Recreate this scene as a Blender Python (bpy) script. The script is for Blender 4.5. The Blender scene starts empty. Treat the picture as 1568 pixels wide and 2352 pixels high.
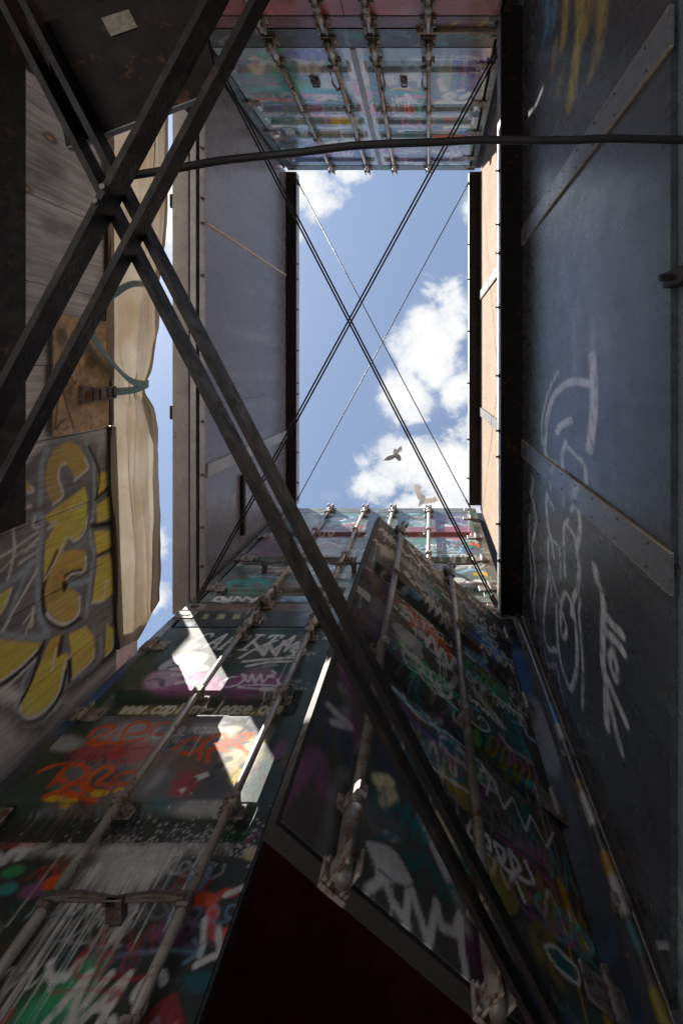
import bpy, bmesh, math, random
import numpy as np
from mathutils import Matrix, Vector

# ------------------------------------------------------------------ camera, sky, sun, exposure
# The photographer stands at the foot of a light shaft and looks straight up (lens shifted).
# World: X to the picture's right, Y towards the picture's bottom, Z up, camera at the origin.
scene = bpy.context.scene
F, PU, PV = 1084.0, 985.0, 848.0            # focal length and zenith point, in a 1568-wide picture
cam_d = bpy.data.cameras.new('camera')
cam_d.sensor_fit = 'HORIZONTAL'
cam_d.sensor_width = 36.0
cam_d.lens = F / 1568.0 * 36.0
cam_d.shift_x = -(PU - 784.0) / 1568.0
cam_d.shift_y = -(1176.0 - PV) / 1568.0
cam_d.clip_start = 0.02
cam_d.clip_end = 2000.0
cam = bpy.data.objects.new('camera', cam_d)
scene.collection.objects.link(cam)
cam.rotation_euler = (math.pi, 0.0, 0.0)
scene.camera = cam

SUN_DIR = Vector((-0.80, -0.29, 1.0)).normalized()     # towards the sun
world = bpy.data.worlds.new('World')
scene.world = world
world.use_nodes = True
WN = world.node_tree
WN.nodes.clear()


def wnode(kind, **kw):
    n = WN.nodes.new(kind)
    for k, v in kw.items():
        setattr(n, k, v)
    return n


def wmath(op, a, b=None, c=None):
    n = wnode('ShaderNodeMath', operation=op)
    for i, x in enumerate((a, b, c)):
        if x is None:
            continue
        if isinstance(x, (int, float)):
            n.inputs[i].default_value = x
        else:
            WN.links.new(x, n.inputs[i])
    return n.outputs[0]


def wsmooth(x, lo, hi):
    n = wnode('ShaderNodeMapRange', interpolation_type='SMOOTHSTEP')
    n.inputs['From Min'].default_value = lo
    n.inputs['From Max'].default_value = hi
    WN.links.new(x, n.inputs['Value'])
    return n.outputs['Result']


SKY_STRENGTH = 0.058
sky = wnode('ShaderNodeTexSky', sky_type='NISHITA')
sky.sun_disc = False
sky.sun_elevation = math.asin(SUN_DIR.z)
sky.sun_rotation = math.atan2(SUN_DIR.x, SUN_DIR.y)
sky.air_density = 1.1
sky.dust_density = 0.25
sky.ozone_density = 0.1
tc = wnode('ShaderNodeTexCoord')
sep = wnode('ShaderNodeSeparateXYZ')
WN.links.new(tc.outputs['Generated'], sep.inputs[0])
zc = wmath('MAXIMUM', sep.outputs[2], 0.06)
px_ = wmath('DIVIDE', sep.outputs[0], zc)
py_ = wmath('DIVIDE', sep.outputs[1], zc)
comb = wnode('ShaderNodeCombineXYZ')
WN.links.new(px_, comb.inputs[0])
WN.links.new(py_, comb.inputs[1])


def wnoise(scale, detail, rough, off=(0, 0, 0), dist=0.0):
    n = wnode('ShaderNodeTexNoise')
    n.inputs['Scale'].default_value = scale
    n.inputs['Detail'].default_value = detail
    n.inputs['Roughness'].default_value = rough
    n.inputs['Distortion'].default_value = dist
    m = wnode('ShaderNodeVectorMath', operation='ADD')
    m.inputs[1].default_value = off
    WN.links.new(comb.outputs[0], m.inputs[0])
    WN.links.new(m.outputs[0], n.inputs['Vector'])
    return n.outputs['Fac']


# cumulus heaps standing in the sky plane (direction / height), as (x, y, rx, ry, weight)
HEAPS = [(0.000, -0.045, .075, .120, 1.0), (.050, -.115, .050, .075, .9), (-.040, .055, .070, .075, .95),
         (.055, .050, .050, .060, .8),
         (-.060, .190, .090, .060, .9), (.050, .215, .110, .085, 1.0), (-.120, .245, .070, .050, .75), (-.21, .27, .05, .02, .55),
         (.105, .13, .055, .06, .8), (.02, .30, .12, .05, .9),
         (-.260, -.375, .080, .070, .88), (-.300, -.300, .050, .045, .8), (-.170, -.430, .050, .040, .9),
         (.085, -.350, .040, .050, .62),
         (-.56, -.33, .06, .10, .95), (-.575, .38, .030, .05, .70), (-.575, .48, .035, .045, .68),
         (-.9, -.2, .3, .25, .9), (.5, .5, .35, .25, .95), (.7, -.5, .3, .35, .95), (-.5, .95, .3, .25, .9), (-.3, -1.1, .4, .25, .9)]
field = None
for (hx, hy, rx, ry, wt) in HEAPS:
    dx = wmath('MULTIPLY', wmath('SUBTRACT', px_, hx), 1.0 / rx)
    dy = wmath('MULTIPLY', wmath('SUBTRACT', py_, hy), 1.0 / ry)
    r2 = wmath('ADD', wmath('MULTIPLY', dx, dx), wmath('MULTIPLY', dy, dy))
    g = wmath('MULTIPLY', wmath('EXPONENT', wmath('MULTIPLY', r2, -0.75)), wt)
    field = g if field is None else wmath('MAXIMUM', field, g)
n1 = wnoise(13.0, 9.0, 0.62, (3.1, 1.7, 0), 0.25)
n2 = wnoise(6.0, 6.0, 0.55, (7.7, 2.2, 0))
n3 = wnoise(30.0, 6.0, 0.6, (1.2, 5.2, 0))
far = wsmooth(wmath('SQRT', wmath('ADD', wmath('MULTIPLY', px_, px_), wmath('MULTIPLY', py_, py_))), 0.5, 1.4)
gen = wmath('MULTIPLY', wmath('MULTIPLY', wsmooth(wnoise(1.6, 5.0, 0.5, (11.0, 4.0, 0)), 0.45, 0.62), far), 0.9)
field = wmath('MAXIMUM', field, gen)
dens = wmath('ADD', field, wmath('MULTIPLY', wmath('SUBTRACT', n1, 0.5), 1.35))
mask = wsmooth(dens, 0.34, 0.70)
haze_ = wmath('MULTIPLY', wsmooth(wmath('ADD', field, wmath('MULTIPLY', wmath('SUBTRACT', n2, 0.5), .8)), 0.0, 0.9), 0.30)
mask = wmath('MAXIMUM', wmath('MAXIMUM', mask, haze_), 0.13)
thick = wsmooth(wmath('ADD', dens, wmath('MULTIPLY', wmath('SUBTRACT', n3, 0.5), 0.9)), 0.35, 1.15)
ccol = wnode('ShaderNodeMix', data_type='RGBA')
ccol.inputs['A'].default_value = (0.70, 0.745, 0.82, 1)
ccol.inputs['B'].default_value = (1.0, 0.985, 0.955, 1)
WN.links.new(thick, ccol.inputs['Factor'])
bg1 = wnode('ShaderNodeBackground')
bg1.inputs['Strength'].default_value = SKY_STRENGTH
WN.links.new(sky.outputs[0], bg1.inputs['Color'])
bg2 = wnode('ShaderNodeBackground')
bg2.inputs['Strength'].default_value = 0.345
WN.links.new(ccol.outputs['Result'], bg2.inputs['Color'])
mixs = wnode('ShaderNodeMixShader')
WN.links.new(mask, mixs.inputs[0])
WN.links.new(bg1.outputs[0], mixs.inputs[1])
WN.links.new(bg2.outputs[0], mixs.inputs[2])
wout = wnode('ShaderNodeOutputWorld')
WN.links.new(mixs.outputs[0], wout.inputs['Surface'])

sun_d = bpy.data.lights.new('sun', 'SUN')
sun_d.energy = 5.0
sun_d.angle = math.radians(0.5)
sun_d.color = (1.0, 0.95, 0.87)
sun = bpy.data.objects.new('sun', sun_d)
scene.collection.objects.link(sun)
sun.rotation_euler = SUN_DIR.to_track_quat('Z', 'Y').to_euler()
sun.location = SUN_DIR * 40

scene.view_settings.view_transform = 'Standard'
scene.view_settings.look = 'None'
scene.view_settings.exposure = 1.65
scene.view_settings.gamma = 1.0
scene.view_settings.use_curve_mapping = False
scene.cycles.max_bounces = 9
scene.cycles.diffuse_bounces = 6
scene.cycles.adaptive_threshold = 0.02
world.cycles.sampling_method = 'MANUAL'
world.cycles.sample_map_resolution = 512
scene.cycles.glossy_bounces = 4
scene.cycles.use_denoising = True

# ------------------------------------------------------------------ helpers
rnd = random.Random(7)
NPR = np.random.default_rng(11)
COL = scene.collection
WM = {}                                     # world matrices by object name


def at(u, v, Z):
    """the point at height Z seen at picture position (u, v)"""
    return Vector(((u - PU) * Z / F, (v - PV) * Z / F, Z))


CROP = {'c1': (.32955, 0, 0), 'c2': (.4394, 459.3, 0), 'c3': (.30428, 1090.9, 0), 'c4': (.32955, 0, 459.3),
        'c5': (.31746, 344.5, 344.5), 'c6': (.32955, 0, 976.1), 'c7': (.29293, 401.9, 1090.9),
        'c8': (.29293, 746.4, 1090.9), 'c9': (.30428, 1090.9, 459.3), 'c10': (.30428, 1090.9, 1090.9),
        'c11': (.47601, 0, 1378.0), 'c12': (.47601, 0, 1837.3), 'c13': (.4394, 631.6, 1492.8),
        'c14': (.59722, 631.6, 1837.3), 'k1': (.10985, 861.2, 1010.5), 'k2': (.2197, 57.4, 660.3),
        'k3': (.18308, 574.2, 103.3), 'k4': (.18308, 861.2, 103.3), 'k5': (.27463, 287.1, 1406.7),
        'px': (1.0, 0, 0)}


def T(c, pts):
    k, a, b = CROP[c]
    return [(a + k * x, b + k * y) for x, y in pts]


def link(o):
    COL.objects.link(o)
    return o


def mesh_of(name, verts, faces, mat=None, smooth=False):
    me = bpy.data.meshes.new(name)
    me.from_pydata([tuple(v) for v in verts], [], faces)
    if mat:
        me.materials.append(mat)
    if smooth:
        me.polygons.foreach_set('use_smooth', [True] * len(me.polygons))
    me.update()
    return me


def attach(o, parent, M=None):
    M = M or Matrix.Identity(4)
    if parent is not None:
        o.parent = parent
        o.matrix_parent_inverse = WM[parent.name].inverted()
    o.matrix_basis = M
    WM[o.name] = M.copy()
    return o


def put(name, me, parent=None, M=None):
    return attach(link(bpy.data.objects.new(name, me)), parent, M)


def tag(o, label=None, cat=None, group=None, kind=None):
    if label:
        o['label'] = label
    if cat:
        o['category'] = cat
    if group:
        o['group'] = group
    if kind:
        o['kind'] = kind
    return o


def thing(name, label, cat, loc=(0, 0, 0), group=None):
    o = link(bpy.data.objects.new(name, None))
    o.empty_display_size = 0.1
    attach(o, None, Matrix.Translation(Vector(loc)))
    return tag(o, label, cat, group)


class MB:
    """collects solid pieces into one mesh"""
    def __init__(self):
        self.v, self.f = [], []

    def add(self, vs, fs):
        k = len(self.v)
        self.v += [tuple(p) for p in vs]
        self.f += [[i + k for i in q] for q in fs]
        return self

    def box(self, a, b, bev=0.0, M=None):
        bm = bmesh.new()
        bmesh.ops.create_cube(bm, size=1.0)
        sx, sy, sz = (b[i] - a[i] for i in range(3))
        for v in bm.verts:
            v.co = Vector(((a[0] + b[0]) / 2 + v.co.x * sx, (a[1] + b[1]) / 2 + v.co.y * sy, (a[2] + b[2]) / 2 + v.co.z * sz))
        if bev > 0:
            bmesh.ops.bevel(bm, geom=bm.edges[:], offset=bev, segments=1, affect='EDGES')
        vs = [(M @ v.co) if M else v.co.copy() for v in bm.verts]
        bm.verts.index_update()
        fs = [[v.index for v in f.verts] for f in bm.faces]
        bm.free()
        return self.add(vs, fs)

    def tube(self, pts, r, n=10, caps=True):
        pts = [Vector(p) for p in pts]
        rs = r if isinstance(r, (list, tuple)) else [r] * len(pts)
        vs, fs = [], []
        up = None
        for i, p in enumerate(pts):
            d = (pts[min(i + 1, len(pts) - 1)] - pts[max(i - 1, 0)]).normalized()
            if up is None:
                up = Vector((0, 0, 1)) if abs(d.z) < .9 else Vector((1, 0, 0))
            a = d.cross(up).normalized()
            b = d.cross(a).normalized()
            up = b.cross(d).normalized() if False else up
            for k in range(n):
                t = 2 * math.pi * k / n
                vs.append(p + a * (rs[i] * math.cos(t)) + b * (rs[i] * math.sin(t)))
        for i in range(len(pts) - 1):
            for k in range(n):
                k2 = (k + 1) % n
                fs.append([i * n + k, i * n + k2, (i + 1) * n + k2, (i + 1) * n + k])
        if caps:
            fs.append(list(range(n))[::-1])
            fs.append([(len(pts) - 1) * n + k for k in range(n)])
        return self.add(vs, fs)

    def prism(self, poly, off):
        """polygon (3d points) extruded by vector off"""
        n = len(poly)
        vs = [Vector(p) for p in poly] + [Vector(p) + Vector(off) for p in poly]
        fs = [list(range(n))[::-1], [n + i for i in range(n)]]
        fs += [[i, (i + 1) % n, n + (i + 1) % n, n + i] for i in range(n)]
        return self.add(vs, fs)

    def mesh(self, name, mat, smooth=False):
        me = mesh_of(name, self.v, self.f, mat, smooth)
        bm = bmesh.new()
        bm.from_mesh(me)
        bmesh.ops.recalc_face_normals(bm, faces=bm.faces[:])
        bm.to_mesh(me)
        bm.free()
        if smooth:
            me.shade_auto_smooth(angle=0.7) if hasattr(me, 'shade_auto_smooth') else None
        return me

    def put(self, name, mat, parent=None, M=None, smooth=False):
        return put(name, self.mesh(name, mat, smooth), parent, M)


# ------------------------------------------------------------------ materials
def new_mat(name):
    m = bpy.data.materials.new(name)
    m.use_nodes = True
    nt = m.node_tree
    b = nt.nodes.get('Principled BSDF')
    return m, nt, b


def nnoise(nt, scale, detail=5, rough=.6, stretch=None, obj=True):
    n = nt.nodes.new('ShaderNodeTexNoise')
    n.inputs['Scale'].default_value = scale
    n.inputs['Detail'].default_value = detail
    n.inputs['Roughness'].default_value = rough
    g = nt.nodes.new('ShaderNodeNewGeometry')
    if stretch:
        mp = nt.nodes.new('ShaderNodeMapping')
        mp.inputs['Scale'].default_value = stretch
        nt.links.new(g.outputs['Position'], mp.inputs['Vector'])
        nt.links.new(mp.outputs[0], n.inputs['Vector'])
    else:
        nt.links.new(g.outputs['Position'], n.inputs['Vector'])
    return n.outputs['Fac']


def nramp(nt, x, stops):
    r = nt.nodes.new('ShaderNodeValToRGB')
    e = r.color_ramp.elements
    while len(e) < len(stops):
        e.new(0.5)
    for i, (p, c) in enumerate(stops):
        e[i].position = p
        e[i].color = (c, c, c, 1) if isinstance(c, (int, float)) else (*c, 1)
    nt.links.new(x, r.inputs[0])
    return r.outputs[0]


def nmix(nt, fac, a, b, mode='MIX'):
    n = nt.nodes.new('ShaderNodeMix')
    n.data_type = 'RGBA'
    n.blend_type = mode
    for s, x in (('Factor', fac), ('A', a), ('B', b)):
        if isinstance(x, (int, float)):
            n.inputs[s].default_value = x if s == 'Factor' else (x, x, x, 1)
        elif isinstance(x, tuple):
            n.inputs[s].default_value = (*x, 1)
        else:
            nt.links.new(x, n.inputs[s])
    return n.outputs['Result']


def nbump(nt, b, h, strength, dist=0.01):
    n = nt.nodes.new('ShaderNodeBump')
    n.inputs['Strength'].default_value = strength
    n.inputs['Distance'].default_value = dist
    nt.links.new(h, n.inputs['Height'])
    nt.links.new(n.outputs[0], b.inputs['Normal'])


def plain(name, col, rough=.5, metal=0.0, var=.35, scale=9., bump=.15, rust=0.0, rustcol=(.10, .045, .025), spec=.5, stretch=None):
    m, nt, b = new_mat(name)
    n = nnoise(nt, scale, 6, .65, stretch)
    k = nramp(nt, n, [(.25, 1 - var), (.75, 1 + var * .5)])
    c = nmix(nt, 1.0, col, k, 'MULTIPLY')
    if rust > 0:
        n2 = nnoise(nt, scale * 1.7, 8, .7)
        rm = nramp(nt, n2, [(.62 - rust * .3, 0.0), (.70 - rust * .2, 1.0)])
        c = nmix(nt, rm, c, rustcol)
    nt.links.new(c, b.inputs['Base Color'])
    r = nramp(nt, nnoise(nt, scale * 2.3, 4), [(.3, max(.05, rough - .12)), (.7, min(1, rough + .12))])
    nt.links.new(r, b.inputs['Roughness'])
    b.inputs['Metallic'].default_value = metal
    b.inputs['Specular IOR Level'].default_value = spec
    nbump(nt, b, nnoise(nt, scale * 6, 5), bump, .004)
    return m


def painted(name, rough=.38, grime=.35, bump=.25, spec=.5, bscale=60., stretch=None, coat=0.0, rvar=1.0):
    """paint layers from the 'paint' colour attribute, weathered by nodes"""
    m, nt, b = new_mat(name)
    a = nt.nodes.new('ShaderNodeAttribute')
    a.attribute_name = 'paint'
    n = nnoise(nt, 5.5, 8, .7, stretch)
    k = nramp(nt, n, [(.3, 1 - grime), (.7, 1.08)])
    n2 = nnoise(nt, 40., 5, .7, stretch)
    k2 = nramp(nt, n2, [(.3, 1 - grime * .45), (.62, 1.0)])
    c = nmix(nt, 1.0, a.outputs['Color'], k, 'MULTIPLY')
    c = nmix(nt, 1.0, c, k2, 'MULTIPLY')
    nt.links.new(c, b.inputs['Base Color'])
    r = nramp(nt, nnoise(nt, 7., 6, .7), [(.3, max(.06, rough - .14 * rvar)), (.7, min(1, rough + .2 * rvar))])
    nt.links.new(r, b.inputs['Roughness'])
    b.inputs['Specular IOR Level'].default_value = spec
    b.inputs['Coat Weight'].default_value = coat
    b.inputs['Coat Roughness'].default_value = .12
    nbump(nt, b, nnoise(nt, bscale, 5, .6, stretch), bump, .004)
    return m


M_PAINT = painted('sprayed_steel_paint', rough=.34, coat=.45)
M_PAINT_A = painted('dull_sprayed_steel_paint', rough=.5, coat=.12, spec=.4)
M_PAINT_D = painted('chalky_sprayed_steel_paint', rough=.68, coat=.0, spec=.25, grime=.3)
M_PAINT_B = painted('glossy_sprayed_steel_paint', rough=.24, grime=.2, coat=1.0, spec=.8)
M_PAINT_B.node_tree.nodes['Principled BSDF'].inputs['Coat IOR'].default_value = 1.9
M_TIMBER = painted('sprayed_weathered_timber', rough=.75, grime=.3, bump=.5, spec=.25, bscale=14., stretch=(1, 14, 1.2))
M_FILM = painted('phenolic_film_plywood', rough=.27, grime=.10, bump=.06, spec=.6, bscale=120., stretch=(1, 3, .25), rvar=.35)
M_PLY = painted('bare_plywood', rough=.9, grime=.18, bump=.2, spec=.04, bscale=20., stretch=(1, 6, 1))
M_OSB = painted('brown_chipboard', rough=.7, grime=.4, bump=.5, spec=.25, bscale=70.)
M_PLYEDGE = plain('plywood_edge', (.72, .58, .42), .8, var=.5, scale=30, stretch=(90, 60, 1))
M_STRIP = plain('grey_film_strip', (.30, .31, .33), .45, var=.25, scale=6)
M_STRIPD = plain('weathered_grey_strip', (.13, .125, .125), .7, var=.35, scale=8, spec=.1)
M_BLACK = plain('black_brown_steel', (.016, .0125, .013), .6, var=.4, scale=8, rust=.12, spec=.2)
M_BAR = plain('dark_grey_flat_bar_steel', (.0105, .009, .009), .5, metal=.0, var=.6, scale=10, rust=.25, rustcol=(.045, .028, .02), bump=.4, spec=.35)
M_ROD = plain('dark_wire_rod', (.022, .019, .019), .6, metal=.0, var=.3, scale=20)
M_LOCK = plain('dusty_galvanised_rod', (.40, .375, .35), .42, metal=.35, var=.45, scale=12, rust=.22)
M_LOCKDK = plain('paint_spattered_rod', (.20, .19, .175), .42, metal=.3, var=.6, scale=16, rust=.3)
M_CAM = plain('cast_cam_fitting', (.33, .30, .28), .5, metal=.3, var=.5, scale=25, rust=.45)
M_HANDLE = plain('dark_handle_steel', (.13, .115, .11), .5, metal=.3, var=.5, scale=25, rust=.4)
M_RUBBER = plain('black_rubber', (.022, .020, .021), .6, var=.3, scale=20)
M_BEIGE = plain('beige_grey_channel', (.24, .225, .20), .55, var=.3, scale=7, rust=.06)
M_GREYST = plain('grey_galvanised_angle', (.30, .30, .31), .45, metal=.3, var=.3, scale=9)
M_BOLT = plain('bolt_steel', (.16, .15, .15), .4, metal=.6, var=.3, scale=60)
M_SHELL = plain('container_shell_paint', (.22, .15, .14), .5, var=.5, scale=4, rust=.35)
M_LINER = plain('maroon_primer_lining', (.60, .30, .30), .8, var=.35, scale=4)
M_DARKIN = plain('container_lining', (.30, .16, .14), .8, var=.4, scale=5)
M_GROUND = plain('packed_gravel', (.29, .28, .275), .9, var=.4, scale=3, bump=.6)
M_WOOD = plain('dark_oiled_batten', (.055, .035, .025), .7, var=.5, scale=10, stretch=(1, .6, 8))
M_CREAMSILL = plain('faded_brown_sill', (.30, .22, .17), .6, var=.45, scale=10, rust=.35)
M_STRAP = plain('teal_webbing', (.16, .27, .27), .75, var=.3, scale=40)
M_STICKER = plain('worn_paper_label', (.30, .28, .22), .8, var=.6, scale=60)


def lin(r, g, b):
    f = lambda c: c / 12.92 if c <= .04045 else ((c + .055) / 1.055) ** 2.4
    return np.array([f(r / 255.), f(g / 255.), f(b / 255.)])


# ------------------------------------------------------------------ paint layers (pigment, some painted shade and reflection) on real grids
def catmull(pts, sub=6):
    if len(pts) < 3:
        return pts
    P = [np.array(p, float) for p in pts]
    P = [2 * P[0] - P[1]] + P + [2 * P[-1] - P[-2]]
    out = []
    for i in range(1, len(P) - 2):
        for k in range(sub):
            t = k / sub
            a, b, c, d = P[i - 1], P[i], P[i + 1], P[i + 2]
            out.append(.5 * (2 * b + (c - a) * t + (2 * a - 5 * b + 4 * c - d) * t * t + (3 * b - a - 3 * c + d) * t ** 3))
    out.append(P[-2])
    return out


def vnoise(ny, nx, cell, seed, oct=4, aspect=1.0):
    r = np.random.default_rng(seed)
    out = np.zeros((ny, nx))
    amp, tot = 1.0, 0.0
    c = float(cell)
    for o in range(oct):
        gy, gx = int(ny / c) + 3, int(nx / (c * aspect)) + 3
        g = r.random((gy, gx))
        yy = np.arange(ny) / c
        xx = np.arange(nx) / (c * aspect)
        y0, x0 = yy.astype(int), xx.astype(int)
        fy, fx = yy - y0, xx - x0
        fy, fx = fy * fy * (3 - 2 * fy), fx * fx * (3 - 2 * fx)
        a = g[np.ix_(y0, x0)]
        b = g[np.ix_(y0, x0 + 1)]
        cc = g[np.ix_(y0 + 1, x0)]
        d = g[np.ix_(y0 + 1, x0 + 1)]
        out += amp * ((a * (1 - fx) + b * fx) * (1 - fy)[:, None] + (cc * (1 - fx) + d * fx) * fy[:, None])
        tot += amp
        amp *= .55
        c = max(1.2, c / 2)
    return out / tot


class Canvas:
    def __init__(self, O, S, Tz, N, x0, x1, y0, y1, res, base, seed=1):
        self.O, self.S, self.Tz, self.N = Vector(O), Vector(S), Vector(Tz), Vector(N)
        self.x0, self.y0 = x0, y0
        self.nx = max(2, int(round((x1 - x0) / res)) + 1)
        self.ny = max(2, int(round((y1 - y0) / res)) + 1)
        self.xs = np.linspace(x0, x1, self.nx)
        self.ys = np.linspace(y0, y1, self.ny)
        self.res = res
        self.C = np.ones((self.ny, self.nx, 3)) * np.array(base)
        self.seed = seed
        self.tex = vnoise(self.ny, self.nx, 5, seed + 90, 3)
        self.tex2 = vnoise(self.ny, self.nx, 28, seed + 91, 4)

    def st(self, u, v):
        d = Vector(((u - PU) / F, (v - PV) / F, 1.0))
        t = self.O.dot(self.N) / d.dot(self.N)
        P = d * t - self.O
        return (P.dot(self.S), P.dot(self.Tz))

    def pts(self, c, L):
        return [self.st(u, v) for u, v in T(c, L)]

    def _box(self, x0, x1, y0, y1):
        i0 = max(0, int(np.searchsorted(self.xs, x0)) - 1)
        i1 = min(self.nx, int(np.searchsorted(self.xs, x1)) + 1)
        j0 = max(0, int(np.searchsorted(self.ys, y0)) - 1)
        j1 = min(self.ny, int(np.searchsorted(self.ys, y1)) + 1)
        return i0, i1, j0, j1

    def _blend(self, i0, i1, j0, j1, a, col):
        sl = self.C[j0:j1, i0:i1]
        sl += (np.array(col) - sl) * a[..., None]

    def stroke(self, P, w, col, alpha=1.0, soft=.008, ax=1.0, ay=1.0, dry=.25, curve=True):
        if curve and len(P) > 2:
            P = catmull(P)
        P = np.array(P, float)
        m = max(w, .01) + soft
        i0, i1, j0, j1 = self._box(P[:, 0].min() - m * ax, P[:, 0].max() + m * ax, P[:, 1].min() - m * ay, P[:, 1].max() + m * ay)
        if i1 - i0 < 1 or j1 - j0 < 1:
            return
        D = np.full((j1 - j0, i1 - i0), 9.0)
        for a, b in zip(P[:-1], P[1:]):
            k0, k1, l0, l1 = self._box(min(a[0], b[0]) - m * ax, max(a[0], b[0]) + m * ax, min(a[1], b[1]) - m * ay, max(a[1], b[1]) + m * ay)
            k0, k1, l0, l1 = max(k0, i0), min(k1, i1), max(l0, j0), min(l1, j1)
            if k1 <= k0 or l1 <= l0:
                continue
            X = self.xs[k0:k1][None, :] / ax
            Y = self.ys[l0:l1][:, None] / ay
            A, B = np.array([a[0] / ax, a[1] / ay]), np.array([b[0] / ax, b[1] / ay])
            d = B - A
            L2 = max(d @ d, 1e-9)
            t = np.clip(((X - A[0]) * d[0] + (Y - A[1]) * d[1]) / L2, 0, 1)
            dist = np.hypot(X - A[0] - t * d[0], Y - A[1] - t * d[1])
            sub = D[l0 - j0:l1 - j0, k0 - i0:k1 - i0]
            np.minimum(sub, dist, out=sub)
        a = np.clip((w / 2 - D) / soft + .5, 0, 1) * alpha
        if dry > 0:
            a = a * np.clip(1 - dry * 2.2 * np.clip(self.tex[j0:j1, i0:i1] - .45, 0, 1) * 2, 0, 1)
        self._blend(i0, i1, j0, j1, a, col)

    def poly(self, P, col, alpha=1.0, soft=.008, curve=False, dry=.15):
        P = [tuple(p) for p in P]
        if curve:
            P = [tuple(p) for p in catmull(P + [P[0]])][:-1]
        P = np.array(P, float)
        i0, i1, j0, j1 = self._box(P[:, 0].min() - soft, P[:, 0].max() + soft, P[:, 1].min() - soft, P[:, 1].max() + soft)
        if i1 - i0 < 1 or j1 - j0 < 1:
            return
        X = self.xs[i0:i1][None, :]
        Y = self.ys[j0:j1][:, None]
        ins = np.zeros((j1 - j0, i1 - i0), bool)
        D = np.full(ins.shape, 9.0)
        n = len(P)
        for k in range(n):
            a, b = P[k], P[(k + 1) % n]
            if a[1] != b[1]:
                c = ((a[1] > Y) != (b[1] > Y)) & (X < (b[0] - a[0]) * (Y - a[1]) / (b[1] - a[1]) + a[0])
                ins ^= c
            d = b - a
            t = np.clip(((X - a[0]) * d[0] + (Y - a[1]) * d[1]) / max(d @ d, 1e-9), 0, 1)
            np.minimum(D, np.hypot(X - a[0] - t * d[0], Y - a[1] - t * d[1]), out=D)
        sd = np.where(ins, D, -D)
        a = np.clip(sd / soft + .5, 0, 1) * alpha
        if dry > 0:
            a = a * np.clip(1 - dry * 3 * np.clip(self.tex2[j0:j1, i0:i1] - .5, 0, 1), 0, 1)
        self._blend(i0, i1, j0, j1, a, col)

    def blob(self, x, y, rx, ry, col, alpha=.8, rot=0.0, hard=.35, rag=.5):
        m = max(rx, ry) * 1.5
        i0, i1, j0, j1 = self._box(x - m, x + m, y - m, y + m)
        if i1 - i0 < 1 or j1 - j0 < 1:
            return
        X = self.xs[i0:i1][None, :] - x
        Y = self.ys[j0:j1][:, None] - y
        c, s = math.cos(rot), math.sin(rot)
        d = np.hypot((X * c + Y * s) / rx, (-X * s + Y * c) / ry)
        d = d + rag * (self.tex2[j0:j1, i0:i1] - .5) * 1.6
        a = np.clip((1 - d) / hard, 0, 1) * alpha
        self._blend(i0, i1, j0, j1, a, col)

    def speckle(self, x, y, rx, ry, col, n, size=(.004, .010), seed=3):
        r = np.random.default_rng(seed)
        for _ in range(n):
            px, py = x + rx * r.normal() * .5, y + ry * r.normal() * .5
            s = r.uniform(*size)
            self.blob(px, py, s, s, col, .8, 0, .6, 0)

    def drip(self, x, y, L, w, col, alpha=.85):
        wob = rnd.uniform(-.006, .006)
        self.stroke([(x, y), (x + wob * .5, y - L * .5), (x + wob, y - L)], w, col, alpha, .004, dry=.3)

    def gain(self, g, gamma=1.0):
        c = np.clip(self.C, 0, 1)
        m = c.mean(axis=2, keepdims=True)
        self.C = np.clip((m + gamma * (c - m)) * g, .004, .85)

    def mottle(self, amt, cell, seed, tint=(1, 1, 1)):
        n = vnoise(self.ny, self.nx, cell, seed)
        self.C *= 1 + amt * (n[..., None] - .5) * 2 * np.array(tint)

    def grain(self, amt, seed, along='y'):
        n = vnoise(self.ny, self.nx, 2.2, seed, 2, 1) if False else None
        if along == 'y':
            n = vnoise(self.ny, self.nx, 60, seed, 4, .035)
        else:
            n = vnoise(self.ny, self.nx, 2.0, seed, 4, 30)
        self.C *= 1 + amt * (n[..., None] - .5) * 2

    def sample(self, xs, ys):
        fx = np.clip((np.asarray(xs) - self.xs[0]) / (self.xs[-1] - self.xs[0]) * (self.nx - 1), 0, self.nx - 1.001)
        fy = np.clip((np.asarray(ys) - self.ys[0]) / (self.ys[-1] - self.ys[0]) * (self.ny - 1), 0, self.ny - 1.001)
        x0, y0 = fx.astype(int), fy.astype(int)
        a, b = (fx - x0)[None, :, None], (fy - y0)[:, None, None]
        C = self.C
        return (C[np.ix_(y0, x0)] * (1 - a) + C[np.ix_(y0, x0 + 1)] * a) * (1 - b) + (C[np.ix_(y0 + 1, x0)] * (1 - a) + C[np.ix_(y0 + 1, x0 + 1)] * a) * b


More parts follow.
